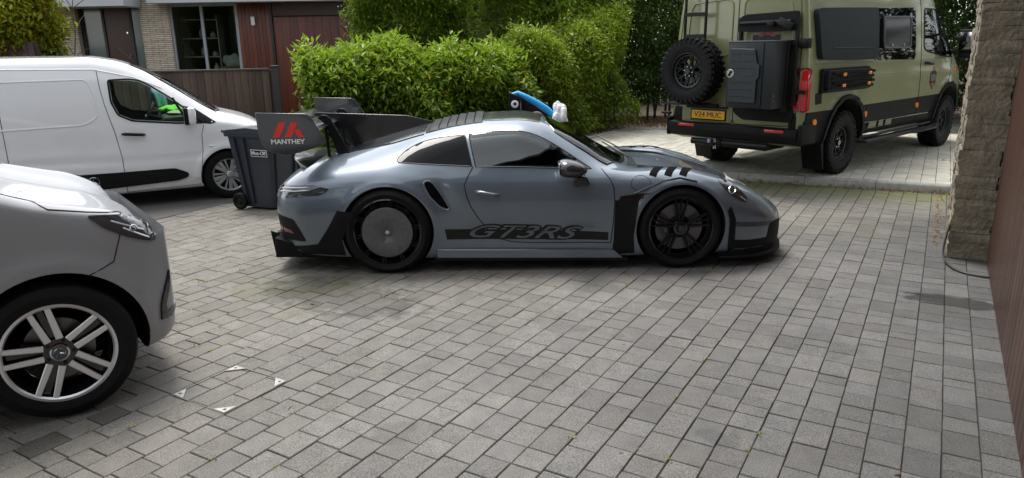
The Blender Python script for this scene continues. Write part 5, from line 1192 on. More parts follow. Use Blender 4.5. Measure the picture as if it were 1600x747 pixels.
# rear face. local: x=-1.10 plane, y from -1 (near side) to +1
RX = -1.105
def rpl(name, pts, m, off=.004, parent=None, th=.01, rd=.0): return panel(name, cv_bvh, roundp(pts, rd) if rd else pts, '-x', m, parent or CV, off, th, .12)
seam('door_seam', cv_bvh, [(0.0,2.62),(0,.70)], '-x', BLACKM, CV, .006, .1)
for s in (-1, 1):
    seam('door_seam', cv_bvh, roundp([(s*.012,2.60),(s*.80,2.58),(s*.885,1.7),(s*.885,.90),(s*.80,.72),(s*.012,.70)], .05), '-x', BLACKM, CV, .005, .08)
    seam('door_crease', cv_bvh, roundp([(s*.08,2.30),(s*.72,2.26),(s*.78,1.60),(s*.08,1.58)], .12), '-x', G_SAGE, CV, .012, .05, True)
    # tail lamp
    tl = [(s*.985,1.44),(s*.86,1.44),(s*.82,1.20),(s*.79,.92),(s*.985,.90)]
    o = panel('tail_lamp', cv_bvh, roundp([(-1.10,1.40),(-1.035,1.43),(-.99,1.40),(-1.02,1.15),(-1.0,.92),(-1.10,.90)], .02), '-y' if s < 0 else '+y', RED, CV, .008, .02, .04)
    o = rpl('tail_lamp', tl, DRED, .014, None, .03, .03); rpl('reversing_lens', [(s*.90,1.36),(s*.85,1.32),(s*.815,1.10),(s*.86,1.04)], LAMPREF, .020, o); rpl('lamp_strip', [(s*.97,1.41),(s*.925,1.41),(s*.905,1.04),(s*.80,.97),(s*.80,.93),(s*.97,.92)], RED, .022, o)
    rpl('corner_cladding', [(s*.99,.89),(s*.80,.89),(s*.80,.50),(s*.95,.50)], BLACKM, .01)
    mb = MB(); mb.box((-1.20, s*.66, .655), (.012, .26, .035), None, .003); mb.build('rear_reflector', RED, CV)
    mb = MB(); mb.prism([(-.50,.55),(-.42,.10),(-.44,.10),(-.56,.45)], s*.70, s*.98); mb.build('mud_flap', BLACKM, CV, bevel=.004)
mb = MB(); mb.prism(roundp([(-1.06,.70),(-1.20,.69),(-1.205,.60),(-1.15,.50),(-1.0,.47),(-1.0,.70)], .02), -.96, .96); mb.box((-.98, -.985, .62), (.40, .06, .26), None, .02); mb.box((-.98, .985, .62), (.40, .06, .26), None, .02); mb.build('rear_bumper', BLACKM, CV, bevel=.012)
pl_ = bpy.data.objects.new('number_plate', None); C.objects.link(pl_); pl_.parent = CV; pl_.location = (-1.118, .37, .80)
mb = MB(); mb.box((0, 0, 0), (.012, .52, .115), None, .004); mb.build('plate', YELLOWP, pl_); text_obj('lettering', 'V24 MUC', .098, frame((-.0075, 0, -.001), (0, -1, 0), (0, 0, 1)), BLACKV, pl_, bold=0, width=.43, ext=.0012)
mb = MB(); mb.box((.005, 0, 0), (.012, .56, .15), None, .004); mb.build('plate_holder', BLACKS, pl_)
rpl('plate_recess', [(.05,.96),(.86,.96),(.84,.72),(.05,.71)], G_SAGE, .006, None, .01, .04); 
mb = MB(); mb.beam((-1.14, .06, .905), (-1.14, .70, .90), .03, .03); mb.build('plate_light_bar', BLACKS, CV, bevel=.006)
# low black panel and tow bar
mb = MB(); mb.prism(roundp([(-.02,.99),(-.85,.98),(-.85,.77),(-.16,.77),(-.02,.86)], .04), -1.135, -1.11, 'x'); mb.build('lower_panel', BLACKM, CV, bevel=.004)
mb = MB(); mb.cyl((-1.12, -.55, .44), (-1.12, .60, .43), .045, 14); mb.box((-1.13, .2, .43), (.10, .16, .10), None, .01); mb.cyl((-1.12, .2, .43), (-1.25, .2, .42), .03, 12); mb.build('tow_bar', BLACKS, CV)
mb = MB(); mb.box((-1.20, .27, .46), (.05, .035, .05), None, .006); mb.build('tow_socket', mat('socket_lilac', (.35, .35, .65), .4), CV); mb = MB(); mb.cyl((-1.19, .19, .36), (-1.19, .19, .50), .018, 10); mb.build('tow_pin', CHROME, CV)
mb = MB(); mb.box((-.7, 0, .45), (.5, .9, .2), None, .05); mb.cyl((0, -.7, .44), (0, .7, .44), .07, 12); mb.cyl((WBC, -.7, .44), (WBC, .7, .44), .06, 12); mb.box((1.8, .2, .47), (1.6, .9, .12), None, .03); mb.build('underbody', LINER, CV)
# door frame rack, box, roller bag
def rx(x): return x
mb = MB()
for a, b in (((-1.19,-.10,2.02),(-1.19,-.10,1.0)),((-1.19,-.86,2.04),(-1.19,-.88,.98)),((-1.19,-.10,2.02),(-1.19,-.86,2.04)),((-1.19,-.10,1.75),(-1.19,-.86,1.73))): mb.beam(a, b, .035, .05, (1, 0, 0))
for z in (1.15, 1.72): mb.beam((-1.19, -.88, z), (-1.09, -.97, z), .05, .05)
mb.box((-1.14, -.95, 1.73), (.10, .12, .12), None, .015); mb.build('door_rack', BLACKS, CV, bevel=.004)
mb = MB(); mb.prism(roundp([(-.07,1.88),(-.07,2.04),(-.16,2.09),(-.86,2.11),(-.88,1.88)], .03), -1.22, -1.16, 'x'); mb.build('mesh_panel', BLACKM, CV, bevel=.004)
mb = MB(); mb.tube([(-1.25, -.12, 1.98), (-1.25, -.80, 1.99)], .022, 8); mb.box((-1.26, -.55, 1.97), (.06, .10, .07), None, .01); mb.box((-1.26, -.74, 1.96), (.05, .20, .09), Matrix.Rotation(R(25), 3, 'X'), .01); mb.build('rolled_shovel', BLACKS, CV)
rpl('rear_badge', [(-.22,1.84),(-.60,1.84),(-.60,1.73),(-.22,1.73)], BLACKV, .006); rpl('rear_badge_mark', [(-.30,1.82),(-.36,1.82),(-.42,1.87),(-.48,1.82),(-.54,1.82),(-.42,1.92)], mat('badge_red', (.42, .05, .05), .5), .008)
bx_ = bpy.data.objects.new('storage_box', None); C.objects.link(bx_); bx_.parent = CV; bx_.location = (-1.38, -.47, 1.36)
M_BOX = mat('box_steel', (.020, .024, .026), .42, .1, 0, .3)
mb = MB(); mb.box((0, 0, 0), (.34, .62, .80), None, .006); mb.build('case', M_BOX, bx_)
mb = MB(); mb.box((-.178, .06, .0), (.016, .48, .76), None, .006); mb.build('box_door', M_BOX, bx_)
mb = MB(); mb.prism(roundp([(-.08,.31),(.26,.32),(.26,-.33),(-.12,-.33),(-.12,-.05),(-.155,-.02),(-.155,.12),(-.12,.14)], .015), -.215, -.188, 'x'); mb.build('molle_panel', mat('box_steel_dark', (.02, .027, .030), .42, .2), bx_, bevel=.004)
mb = MB()
for r_ in range(7):
    for c in range(4):
        if r_ in (3,) and c < 2: continue
        mb.box((-.2165, .205-c*.085, .25-r_*.085), (.003, .055, .008))
mb.build('slot_row', BLACKV, bx_)
text_obj('lettering', 'MUC-OFF', .03, frame((-.217, 0, 0), (0, -1, 0), (0, 0, 1)), GREYP, bx_, width=.13)
mb = MB(); mb.cyl((-.188, .235, .02), (-.222, .235, .02), .052, 24); mb.build('lock_plate', CHROME, bx_, bevel=.003); mb = MB(); mb.box((-.226, .235, .02), (.010, .03, .07), Matrix.Rotation(R(30), 3, 'X'), .003); mb.build('lock_handle', BLACKS, bx_)
for z_ in (.36, .30, .06, .0, -.24, -.30):
    mb = MB(); mb.cyl((-.12, -.31, z_), (-.12, -.317, z_), .009, 8); mb.build('rivet', CHROME, bx_)
mb = MB(); mb.box((0, 0, .403), (.36, .64, .014), None, .003); mb.build('top_lid', mat('box_edge', (.12, .13, .135), .35, .5), bx_)
mb = MB(); mb.box((.22, -.02, .0), (.14, .60, .72), None, .006); mb.box((.20, -.31, -.02), (.16, .05, .86), None, .006); mb.build('box_bracket', BLACKS, bx_)
# ladder and spare wheel carrier (far door)
mb = MB()
for y_ in (.42, .74): mb.tube([(-1.10, y_, 2.66), (-1.21, y_, 2.50), (-1.21, y_, 1.80), (-1.12, y_+.02, 1.70)], .019, 8)
for z_ in (2.42, 2.12, 1.84): mb.beam((-1.21, .42, z_), (-1.21, .74, z_), .03, .05)
mb.build('ladder', BLACKS, CV)
mb = MB(); mb.beam((-1.16, .20, .93), (-1.16, .95, .97), .04, .05, (1, 0, 0)); mb.beam((-1.24, .1, 1.40), (-1.24, .60, 1.40), .05, .05, (1, 0, 0)); mb.beam((-1.10, .5, 1.40), (-1.34, .5, 1.40), .08, .08); mb.beam((-1.16, .93, .97), (-1.16, .93, 1.5), .04, .04, (1, 0, 0)); mb.box((-1.28, .6, .955), (.26, .56, .025), None, .004); mb.box((-1.2, 1.0, .80), (.06, .14, .03)); mb.build('spare_carrier', BLACKS, CV, bevel=.003)
def at_wheel(parent, loc, rot, name='wheel', ro=.425):
    w_ = bpy.data.objects.new(name, None); C.objects.link(w_); w_.parent = parent; w_.location = loc; w_.rotation_euler = rot
    h = .135; ri = .232
    mb = MB(); mb.lathe([(ri, -h*.8), (ri+.02, -h*.98), (ri+.07, -h*1.08), (ro-.06, -h*1.06), (ro-.028, -h*.98), (ro-.016, -h*.6), (ro-.016, h*.6), (ro-.028, h*.98), (ro-.06, h*1.06), (ri+.07, h*1.08), (ri+.02, h*.98), (ri, h*.8)], 64, closed=True)
    n = 34
    for k in range(n):
        a = 2*math.pi*k/n
        for j, (yy, wy, da) in enumerate(((-.105, .055, 0), (-.04, .05, .5), (.04, .05, 0), (.105, .055, .5))):
            t = a+da*2*math.pi/n; Rm = Matrix.Rotation(-t, 3, 'Y') @ Matrix.Rotation(R(12 if j % 2 else -12), 3, 'X')
            mb.box((math.cos(t)*(ro-.012), yy, math.sin(t)*(ro-.012)), (.026, wy, .046), Rm)
        for s in (-1, 1):   # shoulder lugs
            t = a+(.0 if s < 0 else .5)*2*math.pi/n; L = .055 if k % 2 else .04
            mb.box((math.cos(t)*(ro-.022-L/2), s*(h*1.02), math.sin(t)*(ro-.022-L/2)), (L, .022, .040), Matrix.Rotation(-t, 3, 'Y'))
    mb.build('tyre', RUBBER, w_, 25)
    barrel(ri, .27, BLACKS, w_)
    mb = MB()
    for k in range(8):
        a = R(45*k); spoke(mb, a, .06, a, .205, .045, .03, -.055, -.075, .03); spoke(mb, a, .13, a+R(22.5), .205, .022, .02, -.062, -.075, .02); spoke(mb, a, .13, a-R(22.5), .205, .022, .02, -.062, -.075, .02)
    mb.lathe([(0, -.065), (.085, -.065), (.085, -.02), (0, -.02)], 32); mb.build('spokes', BLACKS, w_)
    mb = MB(); mb.lathe([(.198, -.085), (.222, -.095), (.222, -.075), (.198, -.07)], 48, closed=True)
    for k in range(16):
        t = 2*math.pi*k/16; mb.cyl((.211*math.cos(t), -.09, .211*math.sin(t)), (.211*math.cos(t), -.10, .211*math.sin(t)), .007, 6)
    mb.build('beadlock_ring', mat('ring_grey', (.045, .047, .05), .35, .4), w_)
    mb = MB(); mb.cyl((0, -.065, 0), (0, -.10, 0), .036, 20); mb.build('hub_cap', BLACKG, w_)
    for k in range(6):
        t = 2*math.pi*k/6; mb = MB(); mb.cyl((.062*math.cos(t), -.06, .062*math.sin(t)), (.062*math.cos(t), -.082, .062*math.sin(t)), .009, 6); mb.build('wheel_nut', CHROME, w_)
    return w_
w0 = at_wheel(CV, (0, -.87, .425), (0, 0, 0))
for loc, rot in (((WBC, -.87, .425), (0, 0, 0)), ((0, .87, .425), (0, 0, math.pi)), ((WBC, .87, .425), (0, 0, math.pi))):
    c = copy_tree(w0, CV); c.location = loc; c.rotation_euler = rot
c = copy_tree(w0, CV); c.name = 'spare_wheel'; c.location = (-1.40, .47, 1.39); c.rotation_euler = (0, R(12), -math.pi/2)
# ================================================================ white panel van
AW = R(27); wd_ = Vector((math.cos(AW), math.sin(AW), 0)); wn_ = Vector((-wd_.y, wd_.x, 0))
WV = empty('panel_van', Vector((-3.64, 9.07, 0))+wn_*.92, AW, 'small white panel van with black side rubbing strip parked by the brown fence', 'van')
def sw(hw, zb, zbelt, zw, zr, tb, tw, tr):
    return [(0, zb), (hw*.8, zb), (hw*.95, zb+.03), (hw*.985, zb+.16), (hw, .55), (hw*.985, .80), (tb, zbelt), (tw, zw), (tr, zr-.03), (0, zr)]
TW = [(-3.55, sw(.84,.35,1.0,1.52,1.68,.83,.76,.60)), (-3.48, sw(.90,.25,1.0,1.55,1.76,.885,.80,.64)), (-3.3, sw(.92,.20,1.0,1.56,1.80,.905,.82,.66)), (-2.2, sw(.92,.17,1.0,1.57,1.82,.905,.825,.67)), (-1.4, sw(.92,.17,1.0,1.56,1.815,.905,.82,.67)),
      (-1.1, sw(.92,.17,.99,1.54,1.775,.90,.81,.65)), (-.85, sw(.92,.17,.985,1.48,1.69,.895,.80,.62)), (-.6, sw(.92,.17,.98,1.36,1.56,.89,.79,.60)), (-.35, sw(.92,.17,.98,1.21,1.40,.885,.795,.60)), (-.1, sw(.92,.17,.98,1.07,1.22,.88,.81,.62)), (.05, sw(.92,.17,.965,1.02,1.12,.88,.82,.64)),
      (.25, sw(.92,.18,.93,.985,1.06,.87,.80,.62)), (.42, sw(.90,.19,.88,.935,1.00,.84,.76,.58)), (.56, sw(.84,.2,.80,.86,.92,.77,.70,.52)), (.66, sw(.72,.22,.72,.76,.80,.66,.60,.45)), (.71, sw(.60,.26,.66,.68,.70,.54,.48,.36))]
def bump_w(x, y, z):
    if y > .6:
        d = math.hypot(x-.05, z-.31)
        if z > .3: y += .02*math.exp(-((d-.37)/.04)**2)
        for cx in (-2.72,):
            d = math.hypot(x-cx, z-.31)
            if z > .3: y += .02*math.exp(-((d-.37)/.04)**2)
        if x < -.25: y -= .012*math.exp(-((z-.60-.02*math.sin(x*2))/.035)**2)
    return y, z
bm = loft(TW, .03, 7, bump_w); wv_bvh = BVHTree.FromBMesh(bm); me = bpy.data.meshes.new('body'); bm.to_mesh(me); bm.free()
for q in (G_WHITE, LINER, INTERG, BLACKM): me.materials.append(q)
wvb = link(bpy.data.objects.new('body', me), WV)
c_ = MB(); c_.mi = 1
for cx in (.05, -2.72):
    for s in (-1, 1): c_.lathe([(0, s*.62), (.345, s*.62), (.345, s*1.2), (0, s*1.2)], 64, 'y', (cx, 0, .31))
boolean(wvb, c_)
cab = [(-1.50, [(0,.35),(.84,.35),(.86,1.0),(.77,1.50),(.60,1.72),(0,1.75)]), (-1.05, [(0,.35),(.84,.35),(.86,1.0),(.765,1.48),(.57,1.68),(0,1.71)]), (-.6, [(0,.35),(.84,.35),(.85,.98),(.75,1.30),(.55,1.46),(0,1.50)]), (-.32, [(0,.5),(.84,.5),(.85,.97),(.75,1.13),(.56,1.30),(0,1.34)]), (-.05, [(0,.6),(.80,.6),(.82,.92),(.76,.97),(.58,1.08),(0,1.13)])]
c_ = MB(); c_.bm.free(); c_.bm = loft(cab, 1, 1, None, True)
for f in c_.bm.faces: f.material_index = 2
boolean(wvb, c_)
WW0 = [(-1.165,1.535),(-1.165,1.28),(-1.11,1.13),(-.97,1.055),(-.50,1.0),(-.18,.985),(-.30,1.10),(-.52,1.30),(-.72,1.45),(-.84,1.52),(-.95,1.54)]; WW = roundp(WW0, .03, 3)
c_ = MB(); c_.mi = 3; c_.prism(inset(WW0, .016), -1.2, -.4); c_.prism(inset(WW0, .016), .4, 1.2); boolean(wvb, c_)
WS2 = [(.03,-.60),(-.02,-.72),(-.60,-.66),(-.90,-.55),(-.93,0)]; WS2 = [(.06,0)]+WS2+[(a, -b) for a, b in WS2[-2::-1]]
c_ = MB(); c_.mi = 3; c_.prism(inset(WS2, .02), 1.02, 2.2, 'z'); boolean(wvb, c_); smooth(wvb.data, 38)
panel('windscreen', wv_bvh, WS2, 'z', GL_CLEAR, WV, 0, .004, .08); seam('windscreen_seal', wv_bvh, WS2, 'z', BLACKM, WV, .010, .05, True)
for s, ax in ((-1, '-y'), (1, '+y')):
    panel('side_window', wv_bvh, WW, ax, GL_VAN, WV, .002, .004, .06); seam('window_seal', wv_bvh, WW, ax, BLACKM, WV, .011, .04, True)
    seam('window_divider', wv_bvh, [(-.50,1.30),(-.36,1.0)], ax, BLACKM, WV, .015, .04)
    panel('quarter_trim', wv_bvh, [(-.335,1.0),(-.10,.965),(-.04,.985),(-.28,1.17),(-.40,1.20)], ax, BLACKM, WV, .003, .01, .05)
    seam('door_seam', wv_bvh, [(-1.27,1.66),(-1.26,1.45),(-1.235,1.25),(-1.17,.92),(-1.135,.62),(-1.135,.20)], ax, BLACKG, WV, .004)
    seam('door_seam', wv_bvh, [(-.19,.96),(-.225,.85),(-.235,.65),(-.27,.45),(-.295,.24)], ax, BLACKG, WV, .004); seam('sill_seam', wv_bvh, [(-1.135,.205),(-.30,.225)], ax, BLACKG, WV, .003)
    seam('load_door_seam', wv_bvh, [(-2.25,1.62),(-2.27,1.2),(-2.27,.2)], ax, BLACKG, WV, .004);
    seam('roof_gutter', wv_bvh, [(-3.4,1.66),(-2.2,1.68),(-1.3,1.66),(-.9,1.56),(-.6,1.42)], ax, G_WHITE, WV, .008)
    q = roundp([(-3.2,1.54),(-1.38,1.55),(-1.32,1.35),(-1.32,1.12),(-1.47,1.035),(-3.2,1.0)], .06, 4); seam('pressing_edge', wv_bvh, q, ax, G_WHITE, WV, .012, .04, True, -.004)
    mo = panel('rubbing_strip', wv_bvh, roundp([(-2.25,.27),(-2.25,.47),(-1.2,.455),(-.58,.455),(-.43,.385),(-.44,.335),(-.56,.30),(-1.3,.27)], .03, 3), ax, BLACKM, WV, .018, .025, .06)
    p, n = projector(wv_bvh, ax)(-1.47, .365); mb = MB(); star(mb, .062, 0, .010); mb.build('star_emblem', CHROME, mo, M=Matrix.Translation(p+n*.02) @ (Matrix() if s < 0 else Matrix.Rotation(math.pi, 4, 'Z')))
    hq = roundp([(-1.075,.935),(-.885,.915),(-.885,.85),(-1.075,.865)], .03); panel('handle_cup', wv_bvh, hq, ax, mat('paint_white_shade', (.74, .75, .76), .3, 0, 1), WV, -.0005, .003, .04) if 0 else None
    p, n = projector(wv_bvh, ax)(-.98, .895); mb = MB(); mb.tube([p+Vector((-.12, 0, .01)), p+n*.04+Vector((-.09, 0, .01)), p+n*.04+Vector((.09, 0, -.008)), p+Vector((.12, 0, -.01))], [.012, .018, .018, .012], 8); mb.build('door_handle', BLACKS, WV)
    p, n = projector(wv_bvh, ax)(-.13, .70); mb = MB(); mb.tube([p+Vector((-.03, 0, 0)), p+n*.01, p+Vector((.03, 0, 0))], [.004, .012, .004], 8); mb.build('side_repeater', LAMPREF, WV)
    mr = bpy.data.objects.new('mirror', None); C.objects.link(mr); mr.parent = WV; mr.location = (-.36, s*1.02, 1.09)
    mb = MB(); mb.box((.035, 0, 0), (.10, .19, .21), None, .045); mb.build('mirror_cap', G_WHITE, mr); mb = MB(); mb.box((-.025, 0, 0), (.05, .18, .20), None, .02); mb.build('mirror_housing', BLACKM, mr)
    mb = MB(); mb.box((-.053, 0, 0), (.004, .15, .17), None, .001); mb.build('mirror_glass', CHROME, mr); mb = MB(); mb.beam((0, -s*.06, -.08), (-.02, -s*.16, -.10), .05, .05); mb.build('mirror_arm', BLACKM, mr)
    panel('headlamp', wv_bvh, roundp([(.36,.92),(.50,.86),(.60,.76),(.52,.72),(.40,.80)], .02), ax, LAMPREF, WV, .006, .02, .04)
    for x_, sp in ((.05, 10), (-2.72, 35)):
        w_ = wheel_empty(WV, x_, s*.79, .312, s, spin=R(sp)); tyre_road(.316, .205, .205, w_); barrel(.205, .205, BLACKS, w_)
        mb = MB()
        for k in range(5):
            a = R(72*k)
            for d, w0_, w1_ in ((-9, .028, .050), (9, .028, .050), (36, .016, .028)): spoke(mb, a+R(d*.9), .05, a+R(d*1.15), .195, w0_, w1_, -.082, -.090, .02)
        mb.lathe([(0, -.095), (.034, -.093), (.045, -.085), (.05, -.06), (0, -.06)], 24); mb.build('wheel_trim', mat('trim_silver', (.48, .49, .50), .35, .7), w_)
        mb = MB(); mb.lathe([(.192, -.088), (.208, -.098), (.212, -.09), (.20, -.07)], 48, closed=True); mb.build('trim_ring', MT['trim_silver'], w_); mb = MB(); mb.lathe([(0, -.05), (.19, -.05), (.19, -.03), (0, -.03)], 32); mb.build('brake_disc', LINER, w_)
mb = MB(); mb.prism([(.40,.36),(.70,.34),(.72,.20),(.38,.17)], -.62, .62); mb.build('lower_bumper', BLACKM, WV, bevel=.02)
mb = MB(); mb.tube([(-.83, -.35, 1.70), (-1.0, -.36, 1.90)], .005, 6); mb.build('aerial', BLACKS, WV)
# cab contents
mb = MB(); mb.prism([(-.12,.90),(-.12,1.00),(-.32,1.06),(-.62,1.06),(-.66,.98),(-.60,.72),(-.12,.70)], -.78, .78); mb.build('dashboard', mat('dash_grey', (.035, .045, .045), .7), WV, bevel=.03)
Mx = Matrix.Translation((-.80, -.38, 1.06)) @ Matrix.Rotation(R(-62), 4, 'Y'); mb = MB(); mb.tube([Mx @ Vector((.185*math.cos(k*math.pi/14), .185*math.sin(k*math.pi/14), 0)) for k in range(29)], .016, 8); mb.beam(Mx @ Vector((0, -.17, 0)), Mx @ Vector((0, .17, 0)), .05, .02); mb.beam(Mx @ Vector((0, 0, 0)), (-.60, -.38, 1.0), .06, .06); mb.build('steering_wheel', INTER, WV)
for y_ in (-.40, .42):
    so = bpy.data.objects.new('seat', None); C.objects.link(so); so.parent = WV; so.location = (-1.12, y_, .55)
    mb = MB(); mb.box((.12, 0, .02), (.5, .46, .14), None, .04); mb.build('cushion', SEAT, so); mb = MB(); mb.box((-.17, 0, .30), (.13, .46, .52), Matrix.Rotation(R(-12), 3, 'Y'), .05); mb.build('backrest', SEAT, so); mb = MB(); mb.box((-.25, 0, .64), (.09, .24, .16), None, .04); mb.build('headrest', SEAT, so)
def clothlump(name, c, d, m, seed, parent=None, amp=.25):
    mb = MB(); bmesh.ops.create_icosphere(mb.bm, subdivisions=4, radius=1); rg = np.random.default_rng(seed); k = rg.normal(0, 3.4, (6, 3)); ph = rg.uniform(0, 6, 6)
    for v in mb.bm.verts:
        f = 1+amp*sum(math.sin(float(k[i] @ np.array(v.co))+ph[i]) for i in range(6))/3; v.co = Vector((v.co.x*d[0], v.co.y*d[1], max(-.35, v.co.z)*d[2]))*f
    o = mb.build(name, m, parent, 80); o.location = c; return o
def wv_pt(x, y, z): return WV.location+wd_*x+wn_*y+Vector((0, 0, z))
tag(clothlump('hi_vis_vest', wv_pt(-.48, .10, 1.10), (.15, .34, .05), mat('hi_vis', (.20, .75, .05), .7), 3), 'lime green hi-vis vest lying on the white van dashboard', 'vest').rotation_euler = (0, 0, AW)
tag(clothlump('blue_cloth', wv_pt(-.64, .46, 1.20), (.08, .17, .20), mat('cloth_blue', (.22, .42, .52), .8), 5), 'pale blue crumpled cloth behind the windscreen of the white van', 'cloth').rotation_euler = (0, 0, AW)
tag(clothlump('papers', wv_pt(-.44, -.30, 1.08), (.12, .14, .03), mat('cloth_pale', (.55, .58, .40), .8), 7), 'pale papers on the white van dashboard beside the lime vest', 'papers').rotation_euler = (0, 0, AW)
mb = MB(); mb.cyl((0, 0, 0), (0, .006, 0), .06, 20); o = mb.build('windscreen_sticker', mat('sticker_blue', (.05, .35, .75), .5), WV); o.location = (-.74, .30, 1.47); o.rotation_euler = (0, 0, R(-80))
mb = MB(); mb.cyl((0, 0, 0), (0, .007, 0), .032, 20); o = mb.build('sticker_centre', mat('sticker_yellow', (.85, .7, .08), .5), WV); o.location = (-.745, .302, 1.46); o.rotation_euler = (0, 0, R(-80))
# ================================================================ silver people carrier entering at the left
AV = R(38); vd = Vector((math.cos(AV), math.sin(AV), 0)); vn = Vector((-vd.y, vd.x, 0))
VC = empty('people_carrier', Vector((-2.363, 3.388, 0))+vd*.05+vn*.94, AV, 'silver-grey people carrier with two-tone five-spoke alloy wheels nosing in from the left edge', 'car')
def sv(hw, zb, ts, zs, th, zh, zr, tr): return [(0, zb), (hw*.8, zb), (hw*.95, zb+.03), (hw*.985, zb+.18), (hw, .62), (hw*.99, .88), (ts, zs), (th, zh), (tr, zr-.03), (0, zr)]
TV = [(-4.3, sv(.86,.35,.86,1.2,.74,1.75,1.86,.6)), (-4.1, sv(.92,.24,.90,1.2,.80,1.75,1.92,.66)), (-3.2, sv(.94,.20,.92,1.2,.82,1.75,1.93,.68)), (-1.6, sv(.94,.20,.92,1.2,.82,1.74,1.92,.68)), (-1.2, sv(.94,.20,.92,1.2,.80,1.62,1.84,.66)), (-.8, sv(.94,.20,.915,1.2,.80,1.42,1.62,.66)),
      (-.45, sv(.94,.20,.91,1.22,.83,1.31,1.37,.68)), (-.2, sv(.94,.20,.90,1.175,.82,1.225,1.215,.66)), (.0, sv(.94,.20,.90,1.105,.82,1.14,1.13,.62)), (.2, sv(.935,.21,.89,1.055,.80,1.08,1.065,.60)), (.34, sv(.92,.22,.87,1.03,.78,1.04,1.02,.56)), (.44, sv(.905,.24,.85,.985,.75,.99,.97,.54)), (.50, sv(.88,.25,.82,.935,.72,.95,.93,.52)), (.55, sv(.84,.27,.78,.84,.68,.88,.885,.48)), (.59, sv(.78,.30,.72,.74,.62,.78,.78,.44)), (.615, sv(.68,.34,.64,.66,.54,.68,.68,.38))]
def bump_v(x, y, z):
    if y > .6:
        for cx in (.0, -3.2):
            d = math.hypot(x-cx, z-.37)
            if z > .36: y += .018*math.exp(-((d-.445)/.04)**2)
    return y, z
bm = loft(TV, .03, 7, bump_v); vc_bvh = BVHTree.FromBMesh(bm); me = bpy.data.meshes.new('body'); bm.to_mesh(me); bm.free()
for q in (G_SILV, LINER, INTER, BLACKM): me.materials.append(q)
vcb = link(bpy.data.objects.new('body', me), VC)
c_ = MB(); c_.mi = 1
for cx in (.0, -3.2):
    for s in (-1, 1): c_.lathe([(0, s*.62), (.425, s*.62), (.425, s*1.2), (0, s*1.2)], 72, 'y', (cx, 0, .36))
boolean(vcb, c_); smooth(vcb.data, 38)
